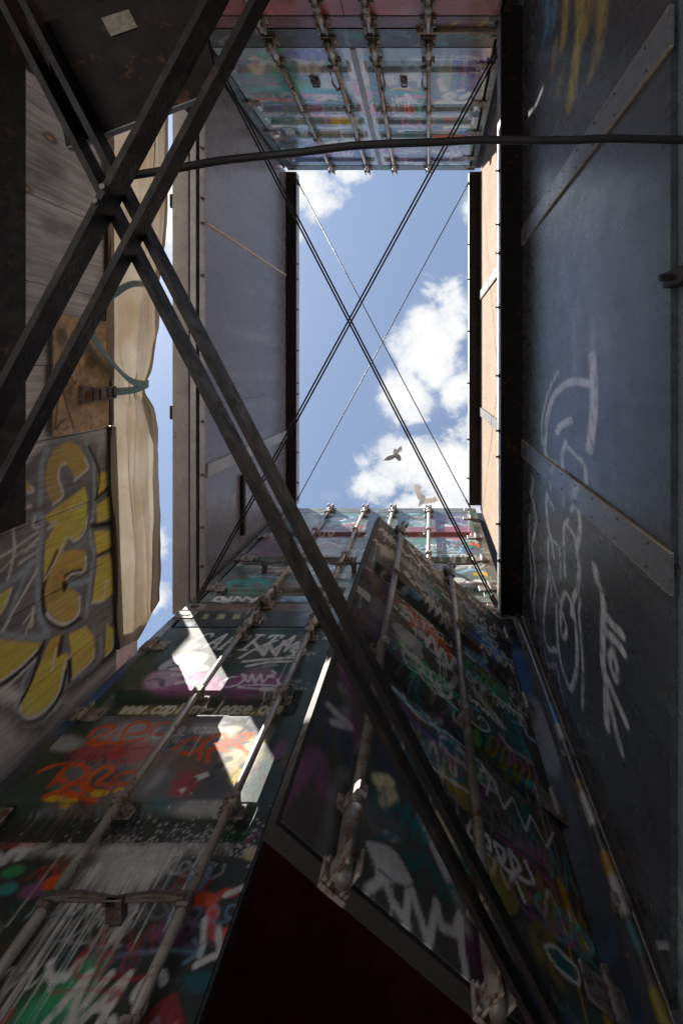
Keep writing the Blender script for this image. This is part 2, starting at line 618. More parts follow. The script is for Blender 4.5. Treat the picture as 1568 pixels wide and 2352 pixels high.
def grid_mesh(name, xs, ys, depth, colors, mat, back, smooth=True):
    """a sheet in local x (right), z (up), y (depth inwards), with skirt and back to depth `back`"""
    nx, ny = len(xs), len(ys)
    n = nx * ny
    V = np.zeros((ny, nx, 3))
    V[..., 0] = np.asarray(xs)[None, :]
    V[..., 2] = np.asarray(ys)[:, None]
    V[..., 1] = depth
    idx = np.arange(n).reshape(ny, nx)
    q = np.stack([idx[:-1, :-1], idx[:-1, 1:], idx[1:, 1:], idx[1:, :-1]], -1).reshape(-1, 4)
    ring = np.concatenate([idx[0, :-1], idx[:-1, -1], idx[-1, :0:-1], idx[:0:-1, 0]])
    rv = V.reshape(-1, 3)[ring].copy()
    rv0 = rv.copy()
    rv[:, 1] = back
    m = len(ring)
    a0 = n + np.arange(m)              # duplicate rim, so the edge stays crisp
    b0 = n + m + np.arange(m)
    sk = np.stack([a0, b0, np.roll(b0, -1), np.roll(a0, -1)], -1)
    verts = np.concatenate([V.reshape(-1, 3), rv0, rv])
    c4 = np.array([n + m + 0, n + m + (nx - 1), n + m + (nx - 1) + (ny - 1), n + m + 2 * (nx - 1) + (ny - 1)])
    quads = np.concatenate([q, sk, c4[None, ::-1]])
    me = bpy.data.meshes.new(name)
    me.vertices.add(len(verts))
    me.vertices.foreach_set('co', verts.astype(np.float32).ravel())
    me.loops.add(len(quads) * 4)
    me.loops.foreach_set('vertex_index', quads.astype(np.int32).ravel())
    me.polygons.add(len(quads))
    me.polygons.foreach_set('loop_start', np.arange(0, len(quads) * 4, 4, dtype=np.int32))
    try:
        me.polygons.foreach_set('loop_total', np.full(len(quads), 4, np.int32))
    except Exception:
        pass
    sm = np.zeros(len(quads), bool)
    sm[:len(q)] = smooth
    me.polygons.foreach_set('use_smooth', sm)
    me.update(calc_edges=True)
    me.validate()
    colr = np.ones((len(verts), 4), np.float32)
    fc = np.clip(colors.reshape(-1, 3), .002, .95)
    colr[:n, :3] = fc
    colr[n:n + m, :3] = fc[ring]
    colr[n + m:, :3] = fc[ring]
    at_ = me.color_attributes.new('paint', 'FLOAT_COLOR', 'POINT')
    at_.data.foreach_set('color', colr.ravel())
    me.materials.append(mat)
    return me


def frame_matrix(O, S, N):
    """local x = S, local y = -N (inwards), local z = up"""
    S, N = Vector(S).normalized(), Vector(N).normalized()
    M = Matrix.Identity(4)
    for i, c in enumerate((S, -N, Vector((0, 0, 1)))):
        for r in range(3):
            M[r][i] = c[r]
    for r in range(3):
        M[r][3] = O[r]
    return M


# letters as single strokes in a unit box
GLYPH = {
    'A': [[(0, 0), (.5, 1), (1, 0)], [(.2, .38), (.8, .38)]],
    'B': [[(0, 0), (0, 1), (.7, .95), (.75, .6), (0, .52)], [(.1, .52), (.95, .4), (.9, .05), (0, 0)]],
    'C': [[(1, .82), (.7, 1), (.25, .92), (0, .5), (.25, .08), (.7, 0), (1, .2)]],
    'D': [[(0, 0), (0, 1), (.6, .95), (1, .5), (.6, .05), (0, 0)]],
    'E': [[(1, 1), (0, 1), (0, 0), (1, 0)], [(0, .52), (.8, .52)]],
    'G': [[(1, .82), (.7, 1), (.25, .92), (0, .5), (.25, .08), (.7, 0), (1, .15), (1, .45), (.6, .45)]],
    'I': [[(.5, 0), (.5, 1)], [(.2, 0), (.8, 0)], [(.2, 1), (.8, 1)]],
    'K': [[(0, 0), (0, 1)], [(1, 1), (0, .45), (1, 0)]],
    'L': [[(0, 1), (0, 0), (1, 0), (1, .15)]],
    'M': [[(0, 0), (.05, 1), (.5, .3), (.95, 1), (1, 0)]],
    'N': [[(0, 0), (0, 1), (1, 0), (1, 1)]],
    'O': [[(.5, 1), (.1, .8), (0, .4), (.3, 0), (.8, .08), (1, .5), (.85, .9), (.5, 1)]],
    'P': [[(0, 0), (0, 1), (.7, 1), (1, .75), (.7, .48), (0, .48)], [(-.15, 0), (.2, 0)]],
    'R': [[(0, 0), (0, 1), (.7, 1), (.95, .75), (.7, .5), (0, .5)], [(.5, .5), (1, 0)]],
    'S': [[(1, .85), (.6, 1), (.1, .85), (.2, .58), (.8, .45), (.95, .15), (.5, 0), (0, .15)]],
    'T': [[(.5, 0), (.5, 1)], [(0, .85), (0, 1), (1, 1), (1, .85)], [(.3, 0), (.7, 0)]],
    'U': [[(0, 1), (0, .25), (.3, 0), (.7, 0), (1, .25), (1, 1)]],
    'W': [[(0, 1), (.25, 0), (.5, .7), (.75, 0), (1, 1)]],
    'X': [[(0, 0), (1, 1)], [(0, 1), (1, 0)]],
    '0': [[(.5, 1), (0, .7), (0, .3), (.5, 0), (1, .3), (1, .7), (.5, 1)]],
    '3': [[(0, .9), (.6, 1), (.9, .75), (.5, .53), (.95, .3), (.6, 0), (0, .1)]],
    '4': [[(.75, 0), (.75, 1), (0, .3), (1, .3)]],
    '8': [[(.5, .53), (.1, .78), (.5, 1), (.9, .78), (.5, .53), (0, .25), (.5, 0), (1, .25), (.5, .53)]],
    '.': [[(.4, 0), (.5, .06)]], '-': [[(.1, .35), (.9, .35)]], ' ': [],
    'w': [[(0, .6), (.25, 0), (.5, .5), (.75, 0), (1, .6)]], 'c': [[(.95, .5), (.5, .62), (.05, .3), (.5, 0), (.95, .1)]],
    'a': [[(.9, .6), (.4, .62), (.05, .3), (.4, 0), (.85, .2), (.9, .6), (.95, 0)]],
    'p': [[(.1, .6), (.1, -.35)], [(.1, .5), (.6, .62), (.95, .3), (.6, 0), (.1, .1)]],
    'i': [[(.5, 0), (.5, .6)], [(.5, .8), (.5, .85)]], 't': [[(.4, .9), (.4, .1), (.8, 0)], [(.1, .6), (.8, .6)]],
    'l': [[(.5, 0), (.5, 1)]], 'e': [[(.1, .33), (.95, .33), (.6, .62), (.1, .4), (.3, .03), (.9, .06)]],
    's': [[(.9, .55), (.3, .6), (.3, .35), (.85, .25), (.7, 0), (.1, .05)]],
    'o': [[(.5, .62), (.05, .3), (.5, 0), (.95, .3), (.5, .62)]],
    'm': [[(0, 0), (0, .6)], [(0, .45), (.3, .62), (.5, .5), (.5, 0)], [(.5, .45), (.8, .62), (1, .5), (1, 0)]],
}
SMOOTH = set('CGOS038BDRPUcaeosp')


def text(cv, s, a, b, top, w, col, alpha=.9, shear=0.0, fill=.72, soft=.006, curve=True):
    """s written from canvas point a to b (baseline), `top` is a canvas vector from baseline to cap height"""
    a, b, top = np.array(a), np.array(b), np.array(top)
    adv = (b - a) / len(s)
    for i, ch in enumerate(s):
        for pl in GLYPH[ch]:
            P = [a + adv * (i + fill * x + .1) + top * y + adv * shear * y for x, y in pl]
            cv.stroke(P, w, col, alpha, soft, curve=curve and ch in SMOOTH, dry=.2)


PAL = {'white': lin(232, 232, 230), 'lgrey': lin(170, 172, 174), 'grey': lin(110, 112, 114), 'dk': lin(40, 42, 44), 'black': lin(20, 20, 22),
       'teal': lin(70, 150, 150), 'dteal': lin(30, 95, 100), 'green': lin(60, 150, 100), 'dgreen': lin(42, 66, 56), 'blue': lin(60, 110, 180),
       'navy': lin(40, 52, 88), 'lblue': lin(140, 175, 200), 'purple': lin(95, 78, 140), 'mauve': lin(128, 80, 118), 'pink': lin(205, 130, 160),
       'red': lin(170, 50, 55), 'orange': lin(226, 96, 48), 'yellow': lin(210, 170, 50), 'olive': lin(120, 110, 50), 'cream': lin(222, 210, 175),
       'brown': lin(105, 75, 60)}


def rand_tag(cv, x, y, w, h, col, sw, seed, n=5, alpha=.85):
    """a nonsense scribble of n loops in the box"""
    r = random.Random(seed)
    P = []
    for i in range(n * 2 + 1):
        fx = i / (n * 2)
        P.append((x + w * (fx + r.uniform(-.5, .5) / n), y + h * (r.uniform(.55, 1.0) if i % 2 else r.uniform(0, .4))))
    cv.stroke(P, sw, PAL[col], alpha, sw * .35, dry=.35)


def graffiti_base(cv, names, n, seed, scale=1.0, alpha=.6):
    r = random.Random(seed)
    for i in range(n):
        x = r.uniform(cv.xs[0], cv.xs[-1])
        y = r.uniform(cv.ys[0], cv.ys[-1])
        k = r.random()
        c = r.choice(names)
        if k < .45:
            cv.blob(x, y, r.uniform(.06, .26) * scale, r.uniform(.03, .14) * scale, PAL[c], alpha * r.uniform(.4, 1), r.uniform(-.5, .5), r.uniform(.15, .8), .7)
        elif k < .8:
            rand_tag(cv, x - .2 * scale, y - .06 * scale, r.uniform(.2, .5) * scale, r.uniform(.06, .2) * scale, c, r.uniform(.010, .03) * scale, r.random(), r.randint(2, 6), alpha)
        else:
            cv.stroke([(x, y), (x + r.uniform(-.2, .2), y + r.uniform(-.1, .1)), (x + r.uniform(-.3, .3), y + r.uniform(-.2, .2))], r.uniform(.02, .06) * scale, PAL[c], alpha, .02)
        if r.random() < .25:
            for _ in range(r.randint(1, 4)):
                cv.drip(x + r.uniform(-.1, .1), y, r.uniform(.08, .4), r.uniform(.004, .008), PAL[c], alpha)


def storm(cv, n, names, seed, box=None, size=(.10, .34), wid=(.006, .018), alpha=.85):
    """a dense layer of crisp overlapping tags: zigzags, looped lines, bubbles and underlines (no words)"""
    r = random.Random(seed)
    x0, x1, y0, y1 = box or (cv.xs[0], cv.xs[-1], cv.ys[0], cv.ys[-1])
    for i in range(n):
        w = r.uniform(*size)
        h = w * r.uniform(.22, .6)
        x, y = r.uniform(x0 - .3 * w, x1 - .6 * w), r.uniform(y0, y1 - .5 * h)
        col = PAL[r.choice(names)] * r.uniform(.75, 1.1)
        sw = r.uniform(*wid)
        k = r.random()
        tilt = r.uniform(-.25, .35)
        P = []
        if k < .35:                                   # zigzag hand
            m = r.randint(5, 11)
            for j in range(m):
                f = j / (m - 1)
                P.append((x + w * f + r.uniform(-.04, .04) * w, y + h * ((r.uniform(.7, 1.05) if j % 2 else r.uniform(-.05, .25)) + tilt * f)))
            cv.stroke(P, sw, col, alpha, .005, dry=.3, curve=r.random() < .6)
        elif k < .65:                                 # running loops
            m = r.randint(14, 26)
            lp = r.uniform(2.2, 4.2)
            for j in range(m):
                f = j / (m - 1)
                a = f * lp * 2 * math.pi
                P.append((x + w * f - .16 * w * math.sin(a), y + h * (.5 + .45 * math.cos(a) * r.uniform(.8, 1.1) + tilt * f)))
            cv.stroke(P, sw, col, alpha, .005, dry=.3)
        elif k < .80:                                 # bubble shape with outline
            m = 8
            for j in range(m):
                a = j / m * 2 * math.pi
                P.append((x + w * .3 + .28 * w * math.cos(a) * r.uniform(.7, 1.25), y + h * .5 + .5 * h * math.sin(a) * r.uniform(.7, 1.25)))
            cv.poly(P, col, alpha * .8, .006, True, .3)
            oc = PAL[r.choice(['black', 'white', 'dk'])]
            cv.stroke(P + [P[0]], sw * .8, oc, alpha, .005, dry=.2)
        else:                                         # underline and arrow
            cv.stroke([(x, y), (x + w * .5, y + h * .1), (x + w, y + h * tilt)], sw, col, alpha, .005, dry=.3)
            cv.stroke([(x + w * .85, y + h * (tilt + .25)), (x + w, y + h * tilt), (x + w * .85, y + h * (tilt - .2))], sw, col, alpha, .005, dry=.3, curve=False)
        if r.random() < .3:
            for _ in range(r.randint(1, 3)):
                cv.drip(x + r.uniform(.1, .9) * w, y + h * .2, r.uniform(.05, .25), r.uniform(.003, .006), col, alpha * .8)

# ------------------------------------------------------------------ the setting: ground and the bottom tier nobody sees
ground = MB().add([(-160, -160, -1.62), (160, -160, -1.62), (160, 160, -1.62), (-160, 160, -1.62)], [[0, 1, 2, 3]]).put('ground', M_GROUND)
tag(ground, kind='structure')
for y0, y1, z1 in ((1.80, 7.8, .935), (-8.6, -2.62, .985)):
    o = MB().box((-1.845, y0, -1.61), (.595, y1, z1)).put('base_wall', M_SHELL)
    tag(o, kind='structure')

# ------------------------------------------------------------------ shipping containers
def trap(x, lo, hi, ramp):
    return np.clip(np.minimum((x - lo) / ramp, (hi - x) / ramp), 0, 1)


def bracket_mesh():
    m = MB()
    m.box((-.055, -.012, -.032), (.055, .0, .032), .004)
    m.box((-.028, -.075, -.026), (.028, -.010, .026), .006)
    for s in (-1, 1):
        m.tube([(s * .043, -.011, 0), (s * .043, -.022, 0)], .010, 6)
    return m.mesh('rod_bracket', M_CAM)


def keeper_mesh():
    m = MB()
    m.box((-.06, -.014, -.06), (.06, .0, .045), .004)
    m.box((-.036, -.085, -.052), (-.022, -.012, .03), .003)
    m.box((.022, -.085, -.052), (.036, -.012, .03), .003)
    for s in (-1, 1):
        for t in (-.04, .025):
            m.tube([(s * .048, -.013, t), (s * .048, -.024, t)], .009, 6)
    return m.mesh('cam_keeper', M_CAM)


def handle_mesh(L):
    m = MB()
    m.box((-.024, -.078, -.022), (.024, -.03, .022), .006)
    m.tube([(0, -.075, 0), (L * .25, -.082, .004), (L * .55, -.070, -.004), (L, -.072, 0)], [.011, .009, .009, .010], 8)
    m.box((L * .47, -.055, -.016), (L * .55, .0, .016), .003)
    m.box((L * .46, -.086, -.022), (L * .57, -.062, -.010), .003)
    return m.mesh('lock_handle', M_HANDLE)


def lever_mesh(sgn):
    m = MB()
    m.tube([(0, -.052, .0), (sgn * .035, -.078, .01), (sgn * .055, -.085, -.10), (sgn * .045, -.080, -.30)], [.012, .012, .011, .012], 8)
    m.box((sgn * .03 - .016, -.095, -.33), (sgn * .03 + .03, -.065, -.285), .004)
    return m.mesh('lock_handle', M_HANDLE)


def catch_mesh():
    m = MB()
    m.box((-.030, -.010, -.055), (.030, 0, .055), .006)
    m.box((-.026, -.040, -.050), (-.016, -.008, .05), .003)
    m.box((.016, -.040, -.050), (.026, -.008, .05), .003)
    m.box((-.022, -.045, .028), (.022, -.034, .048), .003)
    m.tube([(0, -.03, -.05), (.01, -.035, -.085), (.028, -.03, -.11)], .006, 6)
    return m.mesh('handle_catch', M_HANDLE)


def hinge_mesh():
    m = MB()
    m.box((-.105, -.010, -.045), (.0, .002, .045), .004)
    m.tube([(-.012, -.020, -.06), (-.012, -.020, .06)], .014, 8)
    m.box((-.012, -.016, -.045), (.055, .0, .045), .004)
    return m.mesh('hinge', M_CAM)


ME = {'bracket': bracket_mesh(), 'keeper': keeper_mesh(), 'catch': catch_mesh(), 'hinge': hinge_mesh(),
      'h+': handle_mesh(.42), 'h-': handle_mesh(-.42), 'l+': lever_mesh(1), 'l-': lever_mesh(-1)}


def door(parent, O, S, N, w, h, cv, recess, mat, rods, handle_t, handles, hinge_left, rod_mat, ext=(.10, .10), label=None, mid=(.28, .62), fit=1.0):
    FM = frame_matrix(O, S, N)
    xs, ys = cv.xs, cv.ys
    dep = np.zeros((len(ys), len(xs)))
    mx = trap(xs, .055, w - .055, .025)
    for lo, hi in recess:
        dep = np.maximum(dep, .038 * trap(ys, lo, hi, .028)[:, None] * mx[None, :])
    d = put('door', grid_mesh('door', xs, ys, dep, cv.C, mat, .055), parent, FM)
    if label:
        d['label'] = label
    # rubber gasket round the leaf
    g = MB()
    for a, b in (((-.012, .004, -.012), (w + .012, .05, -.001)), ((-.012, .004, h + .001), (w + .012, .05, h + .012)),
                 ((-.012, .004, -.001), (-.001, .05, h + .001)), ((w + .001, .004, -.001), (w + .012, .05, h + .001))):
        g.box(a, b)
    put('gasket', g.mesh('gasket', M_RUBBER), d, FM)
    for k, s in enumerate(rods):
        m = MB()
        z0, z1 = -ext[0], h + ext[1]
        m.tube([(s, -.048, z0 + .03), (s, -.048, z1 - .03)], .0175, 12)
        m.tube([(s, -.048, z0), (s, -.048, z0 + .10), (s, -.048, z0 + .16), (s, -.048, z0 + .17)], [.020, .027, .027, .018], 12)
        m.tube([(s, -.048, z1), (s, -.048, z1 - .10), (s, -.048, z1 - .16), (s, -.048, z1 - .17)], [.020, .027, .027, .018], 12)
        put('lock_rod', m.mesh('lock_rod', rod_mat, True), d, FM)
        for z in (z0 + .035, z1 - .035):
            put('cam_keeper', ME['keeper'], d, FM @ Matrix.Translation((s, -.004, z)) @ Matrix.Diagonal((fit, 1, fit, 1)))
        for z in (.14, h * mid[0] + .2, h * mid[1] + .1, h - .14):
            put('rod_bracket', ME['bracket'], d, FM @ Matrix.Translation((s, 0, z)) @ Matrix.Diagonal((fit, 1, fit, 1)))
        hk = handles[k]
        if hk is None:
            continue
        put('lock_handle', ME[hk], d, FM @ Matrix.Translation((s, 0, handle_t)))
        if hk[0] == 'l':
            sg = 1 if hk[1] == '+' else -1
            put('handle_catch', ME['catch'], d, FM @ Matrix.Translation((s + sg * .22, 0, handle_t - .02)))
    for z in (.22, h * .36, h * .62, h - .22):
        x = .0 if hinge_left else w
        K = FM @ Matrix.Translation((x, 0, z))
        if hinge_left:
            K = K @ Matrix.Rotation(math.pi, 4, 'Y')
        put('hinge', ME['hinge'], d, K)
    return d


def corrugated(a, b, up0, up1, axis, amp=.03, pitch=.28):
    """a vertical corrugated sheet from a to b (xy points) between heights"""
    a, b = Vector(a), Vector(b)
    d = b - a
    L = d.length
    d.normalize()
    n = Vector((-d.y, d.x))
    pts = []
    x = 0
    while x < L:
        for fx, h in ((0, 0), (.25, 0), (.5, 1), (.75, 1)):
            xx = x + fx * pitch
            if xx <= L:
                pts.append(a + d * xx + n * (amp * h))
        x += pitch
    pts.append(b)
    vs = [(p.x, p.y, up0) for p in pts] + [(p.x, p.y, up1) for p in pts]
    k = len(pts)
    return vs, [[i, i + 1, k + i + 1, k + i] for i in range(k - 1)]


def container(label, x0, x1, yf, sgn, z0, z1, zd0, zd1, cvh, cvs, cvl, cvr, group, shell=M_SHELL):
    """sgn = +1: doors face -Y and the box runs towards +Y; -1 the other way"""
    t = thing('shipping_container', label, 'container', ((x0 + x1) / 2, yf + sgn * 3.0, z0), group)
    D = 6.0
    y = lambda d: yf + sgn * d
    lo = lambda a, b: (min(a, b), max(a, b))

    def box(name, xa, xb, da, db, za, zb, mat, bev=.004):
        ya, yb = lo(y(da), y(db))
        return MB().box((xa, ya, za), (xb, yb, zb), bev).put(name, mat, t)
    S = (1, 0, 0) if sgn > 0 else (-1, 0, 0)
    N = (0, -sgn, 0)
    # painted front members: header, sill, two corner posts (grids carry the spray paint)
    for nm, cv in (('header', cvh), ('sill', cvs), ('corner_post', cvl), ('corner_post', cvr)):
        FM = frame_matrix(cv.O, S, N)
        back = .10
        put(nm, grid_mesh(nm, cv.xs, cv.ys, np.zeros((cv.ny, cv.nx)), cv.C, M_PAINT, back), t, FM)
    for xa, xb in ((x0 - .003, x0 + .16), (x1 - .16, x1 + .003)):
        for za, zb in ((z0, z0 + .118), (z1 - .118, z1)):
            m = MB()
            ya, yb = lo(y(-.004), y(.18))
            m.box((xa, ya, za), (xb, yb, zb), .012)
            o = m.put('corner_casting', M_CAM, t)
            yy = y(-.0065)
            xm = (xa + xb) / 2
            ov = [(xm + .035 * math.cos(q), yy, (za + zb) / 2 + .022 * math.sin(q)) for q in np.linspace(0, 2 * math.pi, 14)[:-1]]
            MB().prism(ov, (0, sgn * .004, 0)).put('casting_hole', M_RUBBER, o)
    for xa, nm in ((x0 + .01, 'side_wall'), (x1 - .01, 'side_wall')):
        vs, fs = corrugated((xa, y(.10)), (xa, y(D)), z0 + .1, z1 - .06, 0, .03 if xa < (x0 + x1) / 2 else -.03)
        MB().add(vs, fs).put(nm, shell, t)
    box('roof', x0, x1, .10, D, z1 - .06, z1 - .02, shell)
    box('floor', x0, x1, .10, D, z0 + .06, z0 + .12, M_DARKIN)
    box('end_wall', x0, x1, D - .03, D, z0 + .1, z1 - .06, shell)
    return t


def small_canvas(O, S, N, w, h, base, res=.012, seed=1):
    return Canvas(O, S, (0, 0, 1), N, 0, w, 0, h, res, base, seed)


X0, X1 = -1.845, .595
YA, YB = 1.783, -2.60

# ---- canvas of lower container by the picture's bottom, left leaf
A_Z0, A_Z1 = .95, 3.485
AL = Canvas((-1.785, YA, 1.087), (1, 0, 0), (0, 0, 1), (0, -1, 0), 0, 1.145, 0, 2.165, .0065, lin(50, 62, 57), 5)
AL.mottle(.35, 60, 3)
graffiti_base(AL, ['dgreen', 'dk', 'grey', 'black', 'dteal', 'brown'], 60, 21, 1.0, .55)
# upper field: dark green with lettering
AL.poly(AL.pts('c11', [(560, 160), (1560, 160), (1480, 450), (610, 450)]), lin(58, 72, 66), .65, .04)
AL.blob(*AL.st(*T('c11', [(1250, 130)])[0]), .25, .05, lin(95, 105, 102), .5)
for a_, b_ in (((1020, 160), (1000, 215)), ((1100, 140), (1040, 240)), ((930, 160), (905, 190))):
    AL.stroke(AL.pts('c11', [a_, b_]), .06, lin(34, 40, 60), .8, .03)
WHT = lin(205, 208, 205)
p0, p1 = AL.pts('k5', [(470, 300), (1520, 330)])
text(AL, 'CAPITAL', p0, p1, (.02, .17), .017, WHT, .85, .28, .66, .008)
text(AL, 'CAPITAL', (p0[0] + .008, p0[1]), (p1[0] + .008, p1[1]), (.02, .17), .012, WHT, .75, .28, .66, .008)
AL.stroke(AL.pts('k5', [(740, 366), (880, 366)]), .010, WHT, .7)
# large eye-shaped swirl and mauve flower
AL.stroke(AL.pts('k5', [(290, 500), (300, 440), (420, 350), (560, 315), (700, 320), (750, 360), (700, 420)]), .055, PAL['black'], .8, .03)
AL.poly(AL.pts('k5', [(280, 490), (300, 440), (430, 370), (560, 340), (660, 345), (690, 375), (650, 420), (520, 440), (380, 470)]), lin(190, 196, 205), .85, .02, True)
AL.poly(AL.pts('k5', [(360, 470), (520, 430), (640, 430), (700, 480), (520, 500), (400, 510)]), lin(225, 225, 225), .8, .015, True)
for q in (((430, 380), (420, 425)), ((540, 370), (515, 425))):
    AL.stroke(AL.pts('k5', q), .030, PAL['dk'], .9, .01)
AL.stroke(AL.pts('k5', [(360, 462), (500, 440), (600, 415), (670, 380)]), .020, PAL['dk'], .8, .01)
AL.stroke(AL.pts('k5', [(380, 520), (520, 490), (640, 460), (690, 420)]), .026, PAL['dk'], .7, .01)
AL.poly(AL.pts('k5', [(150, 640), (160, 560), (230, 500), (340, 490), (480, 480), (640, 480), (720, 520), (780, 590), (780, 660), (500, 665), (300, 668)]), lin(150, 100, 140), .75, .03, True)
AL.poly(AL.pts('k5', [(150, 600), (210, 520), (330, 490), (420, 520), (460, 590), (330, 620), (230, 640)]), lin(185, 170, 190), .7, .03, True)
AL.stroke(AL.pts('k5', [(400, 520), (480, 520), (560, 500)]), .03, lin(235, 235, 235), .8)
AL.stroke(AL.pts('k5', [(440, 590), (520, 580), (590, 590)]), .03, lin(235, 235, 235), .8)
AL.poly(AL.pts('k5', [(280, 570), (340, 560), (330, 625), (285, 620)]), PAL['dk'], .8, .01)
AL.stroke(AL.pts('k5', [(200, 570), (240, 560), (310, 560)]), .020, PAL['dk'], .7)
AL.poly(AL.pts('k5', [(160, 640), (300, 650), (560, 600), (780, 560), (790, 665), (300, 668)]), lin(140, 85, 125), .55, .03)
# tag and underlines on the right of the field
for L in ([(960, 380), (1060, 320), (1180, 265), (1270, 235)], [(1080, 250), (1130, 320), (1160, 360), (1210, 260)], [(1210, 260), (1230, 320), (1260, 360), (1300, 290), (1330, 240)],
          [(1330, 240), (1370, 300), (1440, 250), (1450, 320)], [(990, 412), (1150, 395), (1420, 375)], [(1020, 450), (1200, 415), (1400, 408)], [(1410, 320), (1410, 380)]):
    AL.stroke(AL.pts('k5', L), .022, WHT, .9, .008, curve=False)
AL.blob(*AL.st(*T('k5', [(1080, 590)])[0]), .20, .14, PAL['mauve'], .75, 0, .5)
AL.blob(*AL.st(*T('k5', [(1130, 490)])[0]), .09, .06, lin(120, 105, 115), .7)
AL.stroke(AL.pts('k5', [(940, 540), (880, 545), (800, 590), (840, 625), (950, 600), (1010, 540), (980, 520), (1030, 580), (1060, 520), (1090, 585), (1130, 520), (1150, 580), (1200, 540), (1255, 520), (1230, 490)]), .016, lin(210, 205, 210), .9, .006)
AL.stroke(AL.pts('k5', [(950, 620), (1100, 605), (1290, 615), (1275, 560)]), .016, lin(200, 198, 205), .85, .006, curve=False)
AL.stroke(AL.pts('k5', [(960, 630), (1120, 640), (1270, 650)]), .014, lin(200, 198, 205), .8, .006)
AL.speckle(*AL.st(*T('k5', [(1290, 630)])[0]), .12, .05, PAL['lgrey'], 60)
# web address in the channel
p0, p1 = AL.pts('k5', [(-110, 842), (1270, 838)])
p0, p1 = (p0[0], 1.408), (p1[0], 1.408)
AL.poly([(p0[0] + .05, p0[1] - .025), (p1[0], p1[1] - .025), (p1[0], p1[1] + .09), (p0[0] + .05, p0[1] + .10)], lin(46, 50, 40), .7, .03)
AL.blob(p0[0] + .25, p0[1] + .02, .26, .05, PAL['olive'], .7)
AL.blob(p0[0] + .75, p0[1] + .01, .20, .05, PAL['olive'], .6)
AL.blob(p1[0] - .1, p1[1] - .01, .10, .03, lin(150, 135, 50), .6)
text(AL, 'www.capital-lease.com', p0, p1, (0, .085), .013, lin(225, 222, 195), .95, .2, .8, .006)
# middle field: greys, whites, red-browns and orange tags
AL.poly(AL.pts('c11', [(500, 560), (1300, 560), (1180, 1000), (200, 1000)]), lin(112, 114, 118), .7, .05)
for q, rx, ry, c in (((620, 640), .18, .07, 'lgrey'), ((760, 720), .14, .10, 'lgrey'), ((1010, 620), .15, .05, 'lgrey'), ((470, 740), .14, .07, 'red'), ((640, 740), .10, .07, 'red'),
                     ((900, 780), .18, .10, 'brown'), ((1000, 900), .16, .10, 'dk'), ((880, 900), .10, .10, 'red'), ((300, 700), .10, .06, 'lgrey'), ((1180, 760), .10, .09, 'cream'),
                     ((1120, 640), .12, .05, 'cream'), ((480, 870), .12, .06, 'dk'), ((700, 880), .10, .12, 'lgrey'), ((1150, 850), .05, .05, 'yellow'), ((1280, 660), .05, .10, 'lgrey'),
                     ((1350, 720), .05, .08, 'mauve'), ((980, 990), .20, .03, 'lgrey'), ((1230, 690), .07, .07, 'cream'), ((800, 970), .10, .04, 'dteal')):
    AL.blob(*AL.st(*T('c11', [q])[0]), rx, ry, PAL[c], .6, 0, .5, .6)
for q in ((1060, 800), (1100, 770), (1010, 850), (960, 860), (1180, 800)):
    AL.blob(*AL.st(*T('c11', [q])[0]), .025, .02, PAL['dk'], .8, 0, .4, .4)
for L in ([(1080, 570), (1140, 590), (1200, 575)], [(1060, 610), (1150, 600), (1215, 625)], [(1170, 580), (1190, 610), (1150, 650)]):
    AL.stroke(AL.pts('c11', L), .022, PAL['dk'], .8, .01)
for L in ([(940, 850), (1000, 830), (1010, 850), (940, 880)], [(860, 915), (900, 905)]):
    AL.poly(AL.pts('c11', L + [(L[0][0] + 20, L[0][1] + 20)]), PAL['white'], .7, .01)
ORG = lin(214, 92, 46)
for L, w in (([(430, 660), (470, 620), (560, 610), (500, 650), (440, 680), (560, 690), (700, 670)], .030), ([(560, 720), (590, 660), (620, 610), (680, 590), (720, 600), (690, 640), (620, 650)], .034),
             ([(720, 640), (760, 600), (820, 595), (830, 625), (770, 650), (720, 645)], .030), ([(420, 690), (480, 700), (560, 640)], .03),
             ([(190, 830), (260, 800), (340, 790), (300, 830), (240, 900)], .032), ([(270, 880), (330, 800), (400, 800), (420, 840), (340, 890), (290, 930)], .036),
             ([(400, 930), (440, 850), (520, 800), (540, 830), (470, 880), (530, 900), (480, 930), (410, 900)], .036), ([(540, 880), (580, 840), (650, 830), (660, 860), (600, 890), (540, 880)], .034),
             ([(220, 950), (300, 930), (400, 960), (450, 970)], .05), ([(300, 860), (330, 900), (380, 880), (420, 920)], .04),
             ([(840, 720), (900, 680), (960, 670), (980, 700), (920, 740), (870, 740)], .034), ([(960, 770), (980, 700), (1030, 660), (1080, 650), (1090, 690), (1040, 720)], .036),
             ([(1040, 690), (1110, 700), (1190, 670), (1215, 650), (1170, 650), (1110, 690), (1160, 710), (1200, 745)], .034), ([(1000, 780), (1015, 720), (1060, 720), (1100, 730)], .034)):
    AL.stroke(AL.pts('c11', L), w * .62, ORG * rnd.uniform(.8, 1.05), .92, .007, dry=.3)
for q in ((260, 960), (330, 975), (480, 935), (590, 920)):
    AL.blob(*AL.st(*T('c11', [q])[0]), .05, .02, PAL['yellow'], .8)
for k in range(16):
    x = rnd.uniform(150, 720)
    a_ = AL.st(*T('c11', [(x, 1000)])[0])
    AL.drip(a_[0], a_[1], rnd.uniform(.05, .16), .006, PAL['lgrey'] * .6, .6)
